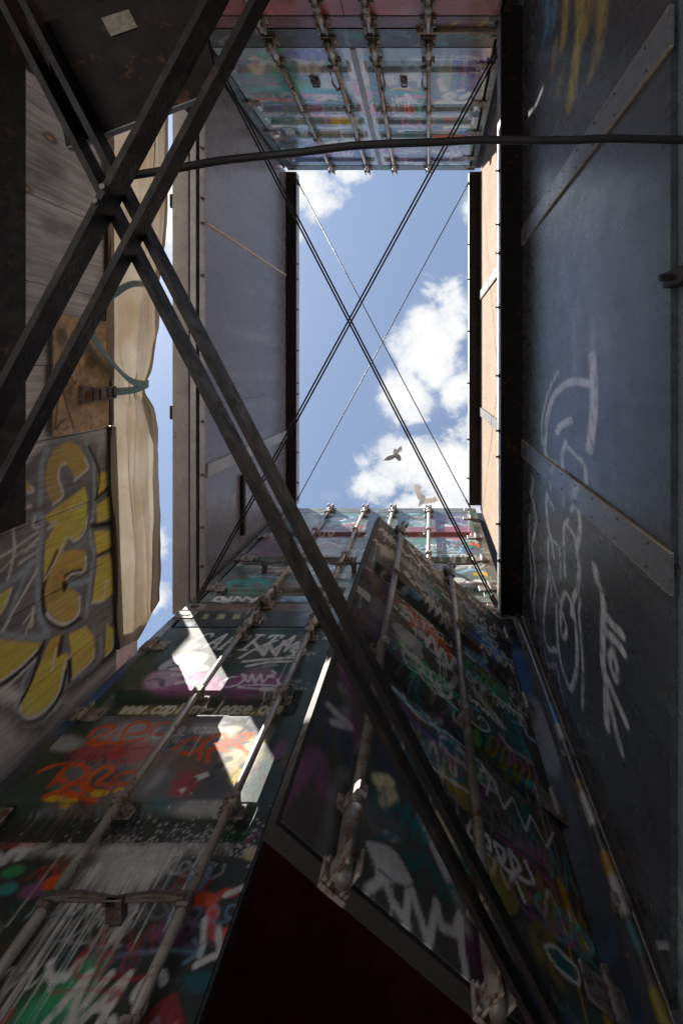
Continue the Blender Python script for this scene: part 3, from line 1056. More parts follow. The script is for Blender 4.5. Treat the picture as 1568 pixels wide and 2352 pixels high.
# lower field: dark, white splash with long drips, green and white tag
AL.poly(AL.pts('c12', [(-300, 60), (1300, 60), (1000, 1400), (-1500, 1400)]), lin(36, 36, 36), .70, .05)
graffiti_base(AL, ['dk', 'dgreen', 'brown', 'black', 'mauve'], 1, 5)
AL.stroke(AL.pts('c12', [(100, 240), (400, 240), (700, 235), (1080, 235)]), .05, lin(165, 165, 162), .75, .03, dry=.6)
a_ = AL.st(*T('c12', [(640, 300)])[0])
AL.blob(a_[0], a_[1], .22, .10, lin(185, 186, 182), .8, .2, .7, .9)
AL.speckle(a_[0] + .1, a_[1] + .10, .5, .12, lin(190, 190, 186), 260, (.003, .008))
AL.speckle(*AL.st(*T('c12', [(980, 180)])[0]), .25, .10, lin(190, 190, 186), 160, (.003, .008))
for k in range(30):
    x = rnd.uniform(330, 760)
    b_ = AL.st(*T('c12', [(x, 330 + rnd.uniform(-30, 60))])[0])
    AL.drip(b_[0], b_[1], rnd.uniform(.10, .62), rnd.uniform(.005, .009), lin(190, 190, 185), .85)
for x in (830, 880, 970, 990, 300, 420):
    b_ = AL.st(*T('c12', [(x, 255)])[0])
    AL.drip(b_[0], b_[1], rnd.uniform(.12, .34), .006, lin(190, 190, 185), .8)
for L in ([(1040, 560), (1030, 490), (1080, 450), (1130, 450)], [(1010, 480), (1020, 640), (1060, 650), (1130, 610), (1160, 520), (1190, 440)]):
    AL.stroke(AL.pts('c12', L), .026, lin(200, 90, 85), .9, .008)
for L in ([(985, 580), (980, 690), (965, 750)], [(1050, 620), (1060, 720)], [(945, 800), (1010, 765), (1080, 740)], [(1090, 460), (1180, 420)]):
    AL.stroke(AL.pts('c12', L), .018, PAL['white'], .85, .008)
for q, rx, ry in (((470, 790), .10, .05), ((290, 950), .20, .09), ((230, 1010), .16, .07), ((350, 1040), .14, .07)):
    AL.blob(*AL.st(*T('c12', [q])[0]), rx * .7, ry * .7, lin(70, 160, 112), .55, .4, .8)
a_, b_, c_ = AL.pts('c12', [(175, 1110), (640, 1110), (560, 830)])
text(AL, 'NAS', a_, b_, (.05, (c_[1] - a_[1]) * .95), .022, lin(215, 217, 215), .95, .0, .74, .007)
for L in ([(240, 790), (240, 850), (280, 870), (300, 840)], [(380, 780), (320, 860)]):
    AL.stroke(AL.pts('c12', L), .020, lin(205, 207, 205), .9, .007)
AL.stroke(AL.pts('c12', [(-40, 250), (20, 300), (60, 250), (130, 230), (90, 280)]), .03, PAL['lgrey'], .85)
for q, c in (((30, 430), 'teal'), ((150, 440), 'mauve'), ((270, 400), 'orange'), ((60, 350), 'green'), ((980, 480), 'orange'), ((960, 880), 'dteal'), ((1230, 260), 'cream')):
    AL.blob(*AL.st(*T('c12', [q])[0]), .05, .03, PAL[c], .55)

# ---- open right leaf of the same container (swung about 40 degrees towards the camera)
TIP, HNG = Vector((-.339, 1.040, 0)), Vector((.502, 1.757, 0))
SW = (HNG - TIP).normalized()
NW = Vector((SW.y, -SW.x, 0))
WW = (HNG - TIP).length
AR = Canvas((TIP.x, TIP.y, 1.087), SW, (0, 0, 1), NW, 0, WW, 0, 2.22, .0075, lin(62, 60, 58), 6)
AR.mottle(.3, 50, 8)
graffiti_base(AR, ['dk', 'grey', 'black', 'dgreen', 'brown', 'mauve', 'dteal', 'navy'], 90, 31, 1.0, .5)
AR.poly(AR.pts('c8', [(430, 270), (1340, 1030), (1000, 1150), (600, 900), (380, 700)]), lin(92, 92, 90), .7, .06)
AR.poly(AR.pts('c8', [(430, 300), (560, 400), (560, 740), (380, 900), (330, 700)]), lin(118, 112, 107), .5, .04)
for q, rx, ry, c in (((480, 600), .08, .12, 'cream'), ((700, 760), .12, .08, 'lgrey'), ((820, 900), .10, .06, 'lgrey'), ((440, 720), .06, .08, 'brown'), ((690, 1120), .12, .09, 'orange'),
                     ((780, 1200), .12, .10, 'orange'), ((900, 1350), .10, .08, 'orange'), ((960, 1400), .08, .06, 'orange'), ((1150, 1250), .10, .10, 'navy'), ((1250, 1300), .10, .12, 'blue'),
                     ((1320, 1380), .08, .10, 'blue'), ((1330, 1150), .10, .05, 'dteal'), ((640, 1300), .05, .08, 'lgrey'), ((450, 1050), .08, .14, 'grey')):
    AR.blob(*AR.st(*T('c8', [q])[0]), rx, ry, PAL[c], .7, -.6, .5, .7)
for L in ([(660, 560), (720, 640), (760, 700), (820, 760)], [(690, 520), (760, 600), (800, 650)], [(760, 680), (850, 740), (920, 850)], [(900, 720), (940, 830)]):
    AR.stroke(AR.pts('c8', L), .03, lin(200, 195, 188), .75, .014)
for L in ([(660, 810), (690, 850)], [(720, 850), (760, 890)], [(790, 950), (815, 965)]):
    AR.stroke(AR.pts('c8', L), .035, PAL['white'], .85, .012)
for L in ([(600, 1330), (650, 1250), (700, 1300), (620, 1360), (720, 1430)], [(700, 1210), (760, 1240), (790, 1270), (750, 1260), (710, 1220)], [(620, 1380), (720, 1460), (820, 1540)], [(850, 1370), (870, 1400)]):
    AR.stroke(AR.pts('c8', L), .03, lin(190, 186, 182), .75, .014)
for L, c, w in (([(690, 60), (760, 110), (860, 190), (930, 180), (940, 120), (850, 60)], 'lgrey', .03), ([(700, 200), (750, 290), (830, 350), (900, 330)], 'lgrey', .03), ([(850, 190), (900, 260), (940, 310)], 'teal', .03),
                ([(620, 200), (700, 290), (800, 370), (880, 440), (1000, 565)], 'lblue', .022), ([(660, 290), (740, 390), (860, 500), (930, 560)], 'purple', .02), ([(890, 470), (930, 540)], 'dteal', .05),
                ([(1030, 160), (1080, 190), (1060, 250), (1030, 170)], 'lgrey', .026), ([(1060, 230), (1130, 320), (1200, 410)], 'lgrey', .028), ([(1140, 230), (1170, 200), (1210, 250), (1200, 300)], 'teal', .026),
                ([(1080, 270), (1140, 360), (1190, 400), (1150, 340)], 'lgrey', .024), ([(1180, 450), (1220, 510), (1300, 560), (1340, 590)], 'lgrey', .026), ([(1200, 330), (1260, 400), (1290, 470), (1330, 560)], 'teal', .024),
                ([(1250, 380), (1300, 400), (1320, 450), (1390, 500)], 'lblue', .022), ([(900, 640), (940, 700), (970, 760)], 'olive', .04), ([(1060, 100), (1150, 180), (1260, 250)], 'olive', .03),
                ([(530, 680), (600, 690), (560, 740), (620, 760), (560, 790)], 'cream', .035), ([(500, 1040), (530, 1110), (560, 1170)], 'lgrey', .03), ([(800, 960), (850, 1080), (890, 1170)], 'lgrey', .03),
                ([(580, 970), (640, 990)], 'lgrey', .02), ([(350, 200), (380, 300), (330, 350)], 'grey', .04), ([(280, 290), (340, 350), (390, 400), (300, 380)], 'lgrey', .025), ([(310, 250), (400, 280), (420, 350)], 'dgreen', .04),
                ([(480, 350), (470, 440), (430, 540), (410, 690)], 'grey', .03), ([(420, 560), (405, 690)], 'dk', .02)):
    AR.stroke(AR.pts('c13', L), w, PAL[c], .75, w * .4, dry=.35)
for L, c in (([(990, 520), (1010, 480), (1050, 500), (1020, 600), (1000, 560)], 'olive'), ([(1060, 380), (1080, 440), (1060, 620), (1090, 700)], 'olive'), ([(880, 290), (960, 360), (1050, 450), (1200, 600)], 'olive'), ([(1100, 330), (1150, 480), (1190, 560)], 'yellow'),
             ([(1240, 700), (1280, 860)], 'yellow'), ([(560, 80), (640, 240), (720, 440), (740, 500)], 'lgrey'), ([(620, 60), (700, 200)], 'cream'), ([(820, 430), (900, 590)], 'grey')):
    AR.stroke(AR.pts('c14', L), .03, PAL[c], .55, .02, dry=.4)
for k in range(14):
    AR.drip(rnd.uniform(.55, 1.08), rnd.uniform(.4, 1.3), rnd.uniform(.1, .5), .006, PAL[rnd.choice(['lgrey', 'yellow', 'lblue'])] * .7, .6)
AR.blob(.95, 1.2, .07, .3, PAL['dteal'], .5)

# ---- upper container by the picture's bottom
C_Z0, C_Z1 = 3.50, 6.10
def crow_tags(cv, seed):
    graffiti_base(cv, ['lgrey', 'white', 'teal', 'dteal', 'grey', 'dk', 'red', 'dgreen', 'lblue'], 70, seed, .9, .5)
CL = Canvas((-1.765, 1.795, 3.63), (1, 0, 0), (0, 0, 1), (0, -1, 0), 0, 1.135, 0, 2.26, .010, lin(98, 108, 106), 9)
crow_tags(CL, 41)
CL.poly(CL.pts('c7', [(950, 300), (1500, 300), (1480, 430), (1000, 440)]), lin(90, 130, 125), .6, .04)
CL.poly(CL.pts('c7', [(1000, 400), (1480, 390), (1475, 480), (1040, 480)]), lin(120, 60, 72), .7, .05)
CL.poly(CL.pts('c7', [(1080, 480), (1460, 480), (1380, 640), (1140, 640)]), lin(150, 152, 152), .6, .05)
CL.poly(CL.pts('c7', [(620, 480), (900, 470), (860, 640), (600, 640)]), lin(110, 95, 112), .6, .06)
for L, c, w in (([(980, 340), (1040, 320), (1110, 350), (1090, 390), (1000, 380)], 'lgrey', .03), ([(1120, 400), (1190, 350), (1250, 340), (1210, 400)], 'lblue', .05), ([(1240, 380), (1330, 350), (1390, 330)], 'lblue', .06),
                ([(1300, 410), (1400, 380), (1440, 400)], 'red', .07), ([(1150, 490), (1210, 500), (1240, 530), (1190, 535)], 'black', .04), ([(1230, 520), (1290, 500), (1270, 540), (1350, 530)], 'black', .045),
                ([(1110, 550), (1200, 530), (1300, 560)], 'white', .015), ([(1150, 600), (1210, 580), (1260, 600), (1200, 625), (1150, 605)], 'lgrey', .018), ([(640, 560), (720, 530), (780, 560)], 'mauve', .03),
                ([(700, 490), (760, 470), (740, 510)], 'pink', .03), ([(560, 720), (650, 710), (800, 730)], 'lgrey', .05), ([(410, 880), (480, 830), (560, 870), (640, 820), (720, 860)], 'teal', .06),
                ([(430, 840), (560, 830), (700, 830), (760, 850)], 'teal', .05), ([(600, 800), (680, 790), (800, 800)], 'lblue', .04), ([(850, 980), (900, 930), (920, 970), (960, 940)], 'lblue', .06), ([(960, 980), (1000, 940), (1020, 970)], 'lblue', .05),
                ([(620, 690), (760, 660), (840, 690)], 'lgrey', .05), ([(800, 760), (880, 750), (1000, 770)], 'white', .05), ([(1050, 780), (1200, 740), (1290, 720)], 'white', .04)):
    CL.stroke(CL.pts('c7', L), w, PAL[c], .8, w * .35)
for L in ([(310, 975), (350, 950), (400, 975)], [(380, 950), (370, 980), (430, 985), (440, 955)], [(460, 985), (490, 950), (520, 985)], [(530, 985), (560, 955), (600, 980), (650, 960)], [(300, 985), (450, 1010), (570, 1015), (640, 970)]):
    CL.stroke(CL.pts('c7', L), .022, PAL['white'], .9, .008, curve=False)
CR = Canvas((-.625, 1.795, 3.63), (1, 0, 0), (0, 0, 1), (0, -1, 0), 0, 1.135, 0, 2.26, .010, lin(92, 104, 98), 10)
crow_tags(CR, 52)
CR.poly(CR.pts('c8', [(560, 290), (1110, 290), (1180, 440), (640, 440)]), lin(82, 112, 104), .6, .05)
CR.poly(CR.pts('c8', [(830, 300), (1110, 300), (1140, 440), (850, 440)]), lin(105, 80, 120), .6, .06)
CR.poly(CR.pts('c8', [(640, 410), (1140, 400), (1170, 490), (690, 490)]), lin(140, 60, 70), .65, .04)
CR.poly(CR.pts('c8', [(860, 480), (1160, 480), (1230, 660), (900, 640)]), lin(80, 96, 104), .6, .06)
for L, c, w in (([(600, 300), (640, 290), (680, 305), (730, 300)], 'lblue', .04), ([(680, 330), (770, 330)], 'lgrey', .03), ([(660, 380), (700, 360), (760, 370), (770, 400), (700, 400)], 'lblue', .04), ([(940, 330), (1060, 330)], 'white', .02),
                ([(890, 420), (1000, 370), (1100, 400)], 'lblue', .04), ([(930, 530), (1000, 510), (1090, 520), (1150, 510), (1190, 530)], 'lgrey', .04), ([(960, 500), (1040, 505)], 'orange', .05), ([(910, 570), (990, 550), (1070, 570), (1040, 600), (930, 590)], 'lblue', .03),
                ([(1150, 540), (1200, 550), (1230, 570)], 'orange', .06), ([(1060, 620), (1120, 570), (1150, 600)], 'blue', .03), ([(1030, 730), (1130, 700), (1200, 720)], 'lgrey', .05), ([(1040, 770), (1150, 740), (1230, 760)], 'lblue', .04),
                ([(1180, 780), (1240, 770), (1280, 790)], 'yellow', .05), ([(1120, 840), (1200, 830), (1290, 850)], 'white', .04), ([(1200, 910), (1260, 900), (1300, 920)], 'white', .05), ([(720, 520), (770, 510), (790, 530)], 'green', .04)):
    CR.stroke(CR.pts('c8', L), w, PAL[c], .8, w * .35)
for y_ in (505, 530, 555, 580, 605, 622):
    for x_ in (900, 940, 980, 1020, 1060):
        a_, b_ = CR.pts('c8', [(x_, y_), (x_ + rnd.uniform(15, 32), y_)])
        CR.stroke([a_, b_], .016, PAL['white'], .65, .006)
for y_ in (335, 355, 372):
    for x_ in (880, 930, 970, 1030):
        a_, b_ = CR.pts('c8', [(x_, y_), (x_ + rnd.uniform(15, 35), y_)])
        CR.stroke([a_, b_], .018, PAL['black'], .7, .006)

# ---- upper container by the picture's top (doors face the camera side, writing stands on its head from here)
B_Z0, B_Z1 = 3.60, 6.16
def b_leaf(ox, seed):
    cv = Canvas((ox, YB, 3.815), (-1, 0, 0), (0, 0, 1), (0, 1, 0), 0, 1.125, 0, 2.19, .010, lin(104, 118, 124), seed)
    cv.mottle(.25, 40, seed)
    graffiti_base(cv, ['lgrey', 'teal', 'dteal', 'lblue', 'white', 'grey', 'navy', 'purple', 'pink', 'green'], 70, seed * 3, .9, .55)
    return cv
BR = b_leaf(.510, 13)          # on the picture's right
BL = b_leaf(-.622, 14)         # on the picture's left
BL.poly(BL.pts('k3', [(0, 160), (200, 300), (420, 500), (620, 560), (560, 380), (300, 160)]), lin(50, 135, 112), .7, .08, True)
BL.poly(BL.pts('k3', [(560, 440), (800, 420), (900, 500), (760, 570), (600, 560)]), lin(95, 150, 90), .6, .08, True)
BL.poly(BL.pts('k3', [(780, 380), (1080, 340), (1150, 520), (900, 560)]), lin(190, 192, 196), .7, .06, True)  # white patch painted as the sky's reflection in the gloss
BL.poly(BL.pts('k3', [(420, 60), (960, 50), (1000, 260), (480, 260)]), lin(112, 116, 138), .6, .06)
for i, (x_, ch) in enumerate(((520, 'C'), (640, 'O'), (760, 'D'), (880, 'N'))):
    a_, b_ = BL.pts('k3', [(x_ + 60, 75), (x_ - 60, 75)])
    text(BL, ch, a_, b_, (0, .12), .035, PAL['purple'], .7, 0, .9, .015)
for L in ([(500, 200), (600, 200), (640, 330)], [(660, 200), (740, 350)], [(770, 210), (780, 290)], [(910, 260), (820, 345)], [(30, 180), (140, 200), (180, 260), (100, 340), (0, 310)], [(240, 200), (270, 280), (340, 300)]):
    BL.stroke(BL.pts('k3', L), .05, lin(180, 176, 165), .8, .02)
for L, c, w in (([(50, 600), (150, 600), (240, 640), (160, 670), (60, 650)], 'brown', .05), ([(60, 680), (250, 680), (420, 690), (580, 690)], 'orange', .03), ([(160, 570), (220, 560), (250, 620)], 'dk', .05), ([(280, 560), (340, 640), (390, 680)], 'dk', .03),
                ([(420, 620), (500, 590), (540, 640), (500, 690)], 'lgrey', .05), ([(700, 640), (860, 620), (960, 660), (840, 690)], 'pink', .05), ([(800, 650), (960, 630), (1080, 640), (1160, 630)], 'white', .06), ([(880, 680), (1000, 660), (1140, 690)], 'cream', .04),
                ([(760, 640), (840, 660), (900, 640)], 'dk', .02), ([(980, 700), (1040, 690)], 'dk', .02), ([(300, 740), (380, 740)], 'dteal', .1), ([(100, 740), (260, 740)], 'navy', .08), ([(800, 800), (900, 780)], 'mauve', .16), ([(960, 800), (1100, 810), (1240, 810)], 'dteal', .10),
                ([(780, 880), (900, 890), (1180, 900)], 'pink', .07), ([(880, 870), (980, 880), (1080, 880), (1200, 880)], 'white', .03), ([(940, 870), (1000, 885)], 'dk', .02), ([(200, 880), (400, 860), (600, 880), (700, 870)], 'lgrey', .05), ([(430, 940), (560, 920), (720, 930)], 'dk', .05),
                ([(240, 960), (400, 940), (520, 950)], 'dteal', .09), ([(1080, 960), (1140, 950), (1210, 960)], 'yellow', .14), ([(300, 1020), (420, 1010), (560, 1020), (720, 1020)], 'white', .05), ([(860, 1030), (1000, 1040), (1240, 1030)], 'white', .04),
                ([(900, 1080), (1100, 1080), (1290, 1080)], 'yellow', .05), ([(880, 1130), (1050, 1130), (1140, 1120)], 'olive', .07), ([(1160, 1130), (1280, 1130)], 'navy', .10), ([(940, 1240), (1060, 1200), (1080, 1240), (1240, 1190), (1300, 1200)], 'cream', .05),
                ([(330, 1180), (420, 1200), (380, 1240), (500, 1220), (600, 1240), (560, 1200)], 'dgreen', .04), ([(640, 1180), (760, 1170), (720, 1240), (620, 1280)], 'lblue', .04), ([(700, 560), (1000, 580), (1160, 590)], 'teal', .10), ([(0, 560), (300, 540), (500, 560)], 'teal', .08)):
    BL.stroke(BL.pts('k3', L), w, PAL[c], .78, w * .35)
BL.poly(BL.pts('k3', [(360, 1060), (830, 1060), (850, 1150), (380, 1150)]), lin(44, 56, 96), .9, .02)
text(BL, '30.480', *BL.pts('k3', [(800, 1085), (600, 1085)]), (0, .12), .018, lin(200, 205, 210), .95, 0, .75)
text(BL, 'KGS', *BL.pts('k3', [(525, 1078), (410, 1078)]), (0, .12), .018, lin(200, 205, 210), .95, 0, .75)
text(BL, 'LBS', *BL.pts('k3', [(525, 1040), (410, 1040)]), (0, .06), .014, lin(190, 195, 200), .8, 0, .75)
BL.poly(BL.pts('k3', [(440, 1300), (1500, 1300), (1520, 1480), (520, 1480)]), lin(80, 92, 140), .6, .05)
text(BL, 'AMEU', *BL.pts('k3', [(1290, 1345), (1040, 1345)]), (0, .13), .022, lin(190, 196, 206), .9, .1, .75)
text(BL, 'U', *BL.pts('k3', [(430, 1300), (360, 1300)]), (0, .13), .022, lin(190, 196, 206), .9, 0, .75)
BL.stroke(BL.pts('k3', [(650, 1500), (700, 1530), (760, 1500), (820, 1520), (860, 1500), (900, 1530), (960, 1505), (1010, 1540), (1080, 1510), (1130, 1540), (1190, 1510), (1240, 1560), (1300, 1510), (1400, 1540)]), .022, lin(205, 200, 150), .9, .008)
BR.poly(BR.pts('k4', [(1080, 80), (1420, 60), (1380, 400), (1250, 560), (1100, 640), (1030, 560), (1060, 380), (960, 240)]), lin(88, 74, 128), .8, .06, True)
BR.poly(BR.pts('k4', [(800, 350), (950, 350), (930, 600), (1030, 600), (960, 660), (830, 600)]), lin(150, 175, 150), .7, .05, True)
BR.poly(BR.pts('k4', [(140, 60), (640, 50), (640, 150), (160, 150)]), lin(125, 150, 155), .6, .05)
BR.poly(BR.pts('k4', [(10, 370), (290, 360), (620, 350), (640, 480), (400, 540), (160, 500)]), lin(205, 208, 214), .8, .06, True)  # white area painted as clouds mirrored in the glossy leaf
for q in (((360, 480), .06, .05), ((470, 480), .06, .05), ((260, 510), .05, .03), ((480, 500), .04, .06)):
    BR.blob(*BR.st(*T('k4', [q[0]])[0]), q[1], q[2], lin(120, 124, 132), .8)  # grey shapes inside the painted reflection
for L, c, w in (([(140, 590), (400, 600), (640, 590)], 'teal', .08), ([(200, 560), (300, 540), (560, 580)], 'yellow', .02), ([(380, 650), (560, 640), (660, 650)], 'pink', .06), ([(280, 690), (340, 680), (480, 690)], 'white', .06), ([(400, 620), (440, 660)], 'white', .05),
                ([(860, 640), (960, 600), (980, 660), (900, 670)], 'white', .05), ([(1040, 570), (1100, 560)], 'white', .04), ([(760, 720), (900, 700), (1060, 720), (1180, 700)], 'cream', .05), ([(1080, 660), (1200, 600)], 'white', .06), ([(400, 820), (440, 830)], 'red', .10),
                ([(260, 880), (360, 870), (460, 890)], 'white', .05), ([(320, 920), (400, 910)], 'red', .05), ([(900, 940), (920, 960), (1060, 920), (1190, 930)], 'red', .07), ([(740, 880), (960, 880), (1140, 870)], 'lgrey', .06), ([(100, 950), (200, 960)], 'navy', .08),
                ([(160, 1020), (420, 1020), (640, 1030)], 'lgrey', .05), ([(880, 1030), (1040, 1020), (1260, 1020)], 'cream', .05), ([(140, 1110), (240, 1100), (320, 1110)], 'blue', .12), ([(360, 1120), (500, 1120), (660, 1110)], 'navy', .10), ([(1080, 1080), (1140, 1150)], 'blue', .10),
                ([(940, 1120), (980, 1110)], 'orange', .08), ([(740, 1160), (1000, 1160), (1200, 1160)], 'orange', .03), ([(100, 1340), (300, 1350), (460, 1310), (400, 1360)], 'lblue', .05), ([(1020, 150), (1140, 140), (1270, 165)], 'lgrey', .04), ([(1380, 480), (1480, 520), (1420, 580)], 'green', .10),
                ([(800, 440), (840, 520), (860, 560)], 'white', .05), ([(1020, 420), (1150, 430)], 'green', .03)):
    BR.stroke(BR.pts('k4', L), w, PAL[c], .78, w * .35)
BR.poly(BR.pts('k4', [(60, 1310), (1200, 1290), (1190, 1370), (110, 1380)]), lin(150, 142, 160), .6, .04)
BR.poly(BR.pts('k4', [(180, 1380), (1190, 1370), (1180, 1460), (200, 1470)]), lin(58, 64, 110), .8, .03)
for L in ([(960, 1330), (1030, 1370), (880, 1375), (960, 1330)], [(900, 1385), (950, 1450), (1010, 1380)], [(1040, 1330), (1070, 1370)]):
    BR.stroke(BR.pts('k4', L), .03, lin(185, 182, 195), .9, .01, curve=False)
for L in ([(500, 1500), (580, 1490), (560, 1520), (640, 1500)], [(820, 1490), (860, 1525)], [(940, 1490), (1020, 1520), (1000, 1490), (1100, 1520), (1160, 1525)]):
    BR.stroke(BR.pts('k4', L), .028, lin(205, 206, 210), .9, .01)
for k in range(26):
    a_ = BR.st(*T('k4', [(rnd.uniform(170, 640), 720)])[0])
    BR.drip(a_[0], a_[1] + rnd.uniform(.05, .2), rnd.uniform(.06, .2), .007, PAL['white'], .7)
for x_ in (808, 830, 845, 935, 1085, 1105, 1250):
    a_ = BR.st(*T('k4', [(x_, 540)])[0])
    BR.drip(a_[0], a_[1], rnd.uniform(.3, .6), .007, lin(190, 170, 150), .75)

# ---- red container below it
R_Z0, R_Z1 = 1.00, 3.57
def r_leaf(ox, seed):
    cv = Canvas((ox, YB + .015, 1.20), (-1, 0, 0), (0, 0, 1), (0, 1, 0), 0, 1.125, 0, 2.24, .02, lin(132, 84, 82), seed)
    cv.mottle(.3, 10, seed)
    graffiti_base(cv, ['brown', 'grey', 'pink'], 14, seed, 1, .4)
    return cv
RR, RL = r_leaf(.510, 61), r_leaf(-.622, 62)


for L in ([(375, 190), (410, 280), (450, 390), (510, 480)], [(355, 345), (430, 300), (510, 300), (510, 400), (500, 470)], [(510, 300), (550, 430), (590, 560), (620, 400)], [(620, 400), (640, 490), (690, 510), (710, 450)], [(710, 450), (715, 560), (735, 680), (745, 760)]):
    AR.stroke(AR.pts('c14', L), .021, lin(196, 198, 196), .95, .008, dry=.2, curve=False)
BL.poly([(-.01, -.01), (.085, -.01), (.085, 2.2), (-.01, 2.2)], lin(176, 180, 186), .65, .01)
BR.poly([(1.05, -.01), (1.14, -.01), (1.14, 2.2), (1.05, 2.2)], lin(176, 180, 186), .65, .01)
for q_, c_ in ((.55, 'pink'), (.85, 'pink'), (1.15, 'lblue'), (1.6, 'pink'), (.3, 'white')):
    BL.blob(.04, q_, .05, .12, PAL[c_], .6)
    BR.blob(1.09, q_ + .1, .05, .12, PAL[c_], .6)
storm(AR, 90, ['lgrey', 'white', 'teal', 'dteal', 'lblue', 'mauve', 'green', 'olive', 'grey'], 301, (.30, 1.12, .0, 1.9), (.10, .36), (.006, .016), .75)
storm(AR, 80, ['white', 'lgrey', 'cream', 'dk', 'brown', 'black', 'dteal', 'white', 'lblue'], 302, (.0, 1.0, 1.1, 2.2), (.08, .30), (.008, .018), .8)
storm(AL, 22, ['lgrey', 'white', 'grey', 'dteal', 'dk', 'brown'], 303, (.0, 1.1, .75, 1.35), (.08, .22), (.006, .012), .6)
storm(AL, 44, ['lgrey', 'white', 'grey', 'mauve', 'dteal', 'brown', 'green', 'red', 'lblue'], 304, (.0, 1.12, .1, .75), (.08, .26), (.006, .013), .55)
storm(AL, 8, ['lgrey', 'white', 'dk'], 305, (.8, 1.14, 1.4, 2.1), (.06, .16), (.005, .010), .6)
for cv_, s_ in ((CL, 306), (CR, 307)):
    storm(cv_, 46, ['white', 'lgrey', 'lblue', 'teal', 'dk', 'black', 'red', 'dgreen'], s_, None, (.12, .40), (.008, .020), .7)
for cv_, s_ in ((BL, 308), (BR, 309)):
    storm(cv_, 30, ['white', 'lgrey', 'lblue', 'teal', 'dk', 'navy', 'pink', 'orange', 'purple'], s_, (0, 1.12, .5, 2.1), (.12, .40), (.008, .020), .65)
for cv_, g_ in ((AL, 1.6), (AR, 1.9), (CL, 1.3), (CR, 1.3), (BL, 1.8), (BR, 1.8), (RR, 1.8), (RL, 1.8)):
    cv_.gain(g_, 1.18)


# ---- frames of the containers
def frame_canvases(x0, x1, yf, sgn, z0, z1, zd0, zd1, hd_base, sl_base, po_base, seed, names):
    S = (1, 0, 0) if sgn > 0 else (-1, 0, 0)
    N = (0, -sgn, 0)
    xl, xr = (x0, x1) if sgn > 0 else (x1, x0)
    d = S[0]
    hd = small_canvas((xl + d * .082, yf, zd1 + .016), S, N, (x1 - x0) - .164, z1 - zd1 - .02, hd_base, .012, seed)
    sl = small_canvas((xl + d * .082, yf, z0 + .004), S, N, (x1 - x0) - .164, zd0 - z0 - .02, sl_base, .012, seed + 1)
    pl = small_canvas((xl, yf, z0 + .12), S, N, .058, z1 - z0 - .24, po_base, .012, seed + 2)
    pr = small_canvas((xr - d * .082, yf, z0 + .12), S, N, .082, z1 - z0 - .24, po_base, .012, seed + 3)
    for c in (hd, sl, pl, pr):
        c.mottle(.35, 9, seed + 5)
        graffiti_base(c, names, 26, seed + 7, .5, .6)
    return hd, sl, pl, pr


hd, sl, pl, pr = frame_canvases(X0, X1, YA, 1, A_Z0, A_Z1, 1.087, 3.252, lin(52, 60, 58), lin(50, 44, 42), lin(60, 68, 78), 70, ['dk', 'dgreen', 'blue', 'lgrey', 'navy'])
for a_, b_ in ((215, 262), (330, 385), (450, 505), (570, 600)):
    hd.poly(hd.pts('c7', [(a_ + 12, 1092), (b_ + 12, 1092), (b_, 1128), (a_, 1128)]), lin(205, 196, 160), .95, .006)
hd.poly(hd.pts('c7', [(262, 1092), (330, 1092), (318, 1128), (250, 1128)]), PAL['black'], .8, .006)
hd.poly(hd.pts('c7', [(397, 1092), (462, 1092), (450, 1128), (385, 1128)]), PAL['black'], .8, .006)
pl.blob(.03, 1.5, .05, .35, PAL['blue'], .6)
pl.blob(.03, 2.0, .05, .15, PAL['lgrey'], .6)
pr.blob(.04, 1.75, .06, .25, PAL['blue'], .8)
pr.blob(.04, 1.25, .06, .25, PAL['lgrey'], .7)
cA = container('dark graffiti-sprayed container at bottom left with its right door swung open', X0, X1, YA, 1, A_Z0, A_Z1, 1.087, 3.252, hd, sl, pl, pr, 'stacked shipping containers', M_LINER)
REC_A = [(.69, .852), (1.338, 1.527)]
door(cA, AL.O, (1, 0, 0), (0, -1, 0), 1.145, 2.165, AL, REC_A, M_PAINT_A, (.548, .995), .44, ('h+', 'h-'), True, M_LOCK, label='closed door leaf with white lettering, orange scribbles and white drips')
door(cA, AR.O, SW, NW, WW, 2.22, AR, [(.72, .885), (1.40, 1.57)], M_PAINT_D, (.16, .60), .50, (None, None), False, M_LOCKDK, ext=(.07, .05), fit=.62, label='open door leaf swung out over the shaft')

hd, sl, pl, pr = frame_canvases(X0, X1, 1.795, 1, C_Z0, C_Z1, 3.63, 5.89, lin(112, 116, 108), lin(120, 96, 78), lin(76, 84, 80), 80, ['lgrey', 'dgreen', 'teal', 'brown'])
cC = container('tagged green container at the bottom edge of the sky, stacked above the dark one', X0, X1, 1.795, 1, C_Z0, C_Z1, 3.63, 5.89, hd, sl, pl, pr, 'stacked shipping containers')
REC_C = [(.10, .25), (.72, .88), (1.40, 1.57)]
door(cC, CL.O, (1, 0, 0), (0, -1, 0), 1.135, 2.26, CL, REC_C, M_PAINT, (.525, .965), .55, ('h-', 'h+'), True, M_LOCK, ext=(.09, .13))
door(cC, CR.O, (1, 0, 0), (0, -1, 0), 1.135, 2.26, CR, REC_C, M_PAINT, (.175, .62), .55, ('h-', 'h+'), False, M_LOCK, ext=(.09, .13))

hd, sl, pl, pr = frame_canvases(X0, X1, YB, -1, B_Z0, B_Z1, 3.815, 6.005, lin(110, 116, 122), lin(86, 80, 78), lin(92, 112, 122), 90, ['lgrey', 'teal', 'lblue', 'green', 'navy'])
cB = container('glossy container covered in teal and purple tags at the top edge of the sky', X0, X1, YB, -1, B_Z0, B_Z1, 3.815, 6.005, hd, sl, pl, pr, 'stacked shipping containers')
REC_B = [(.15, .315), (.80, .945), (1.05, 1.19), (1.325, 1.48), (1.955, 2.09)]
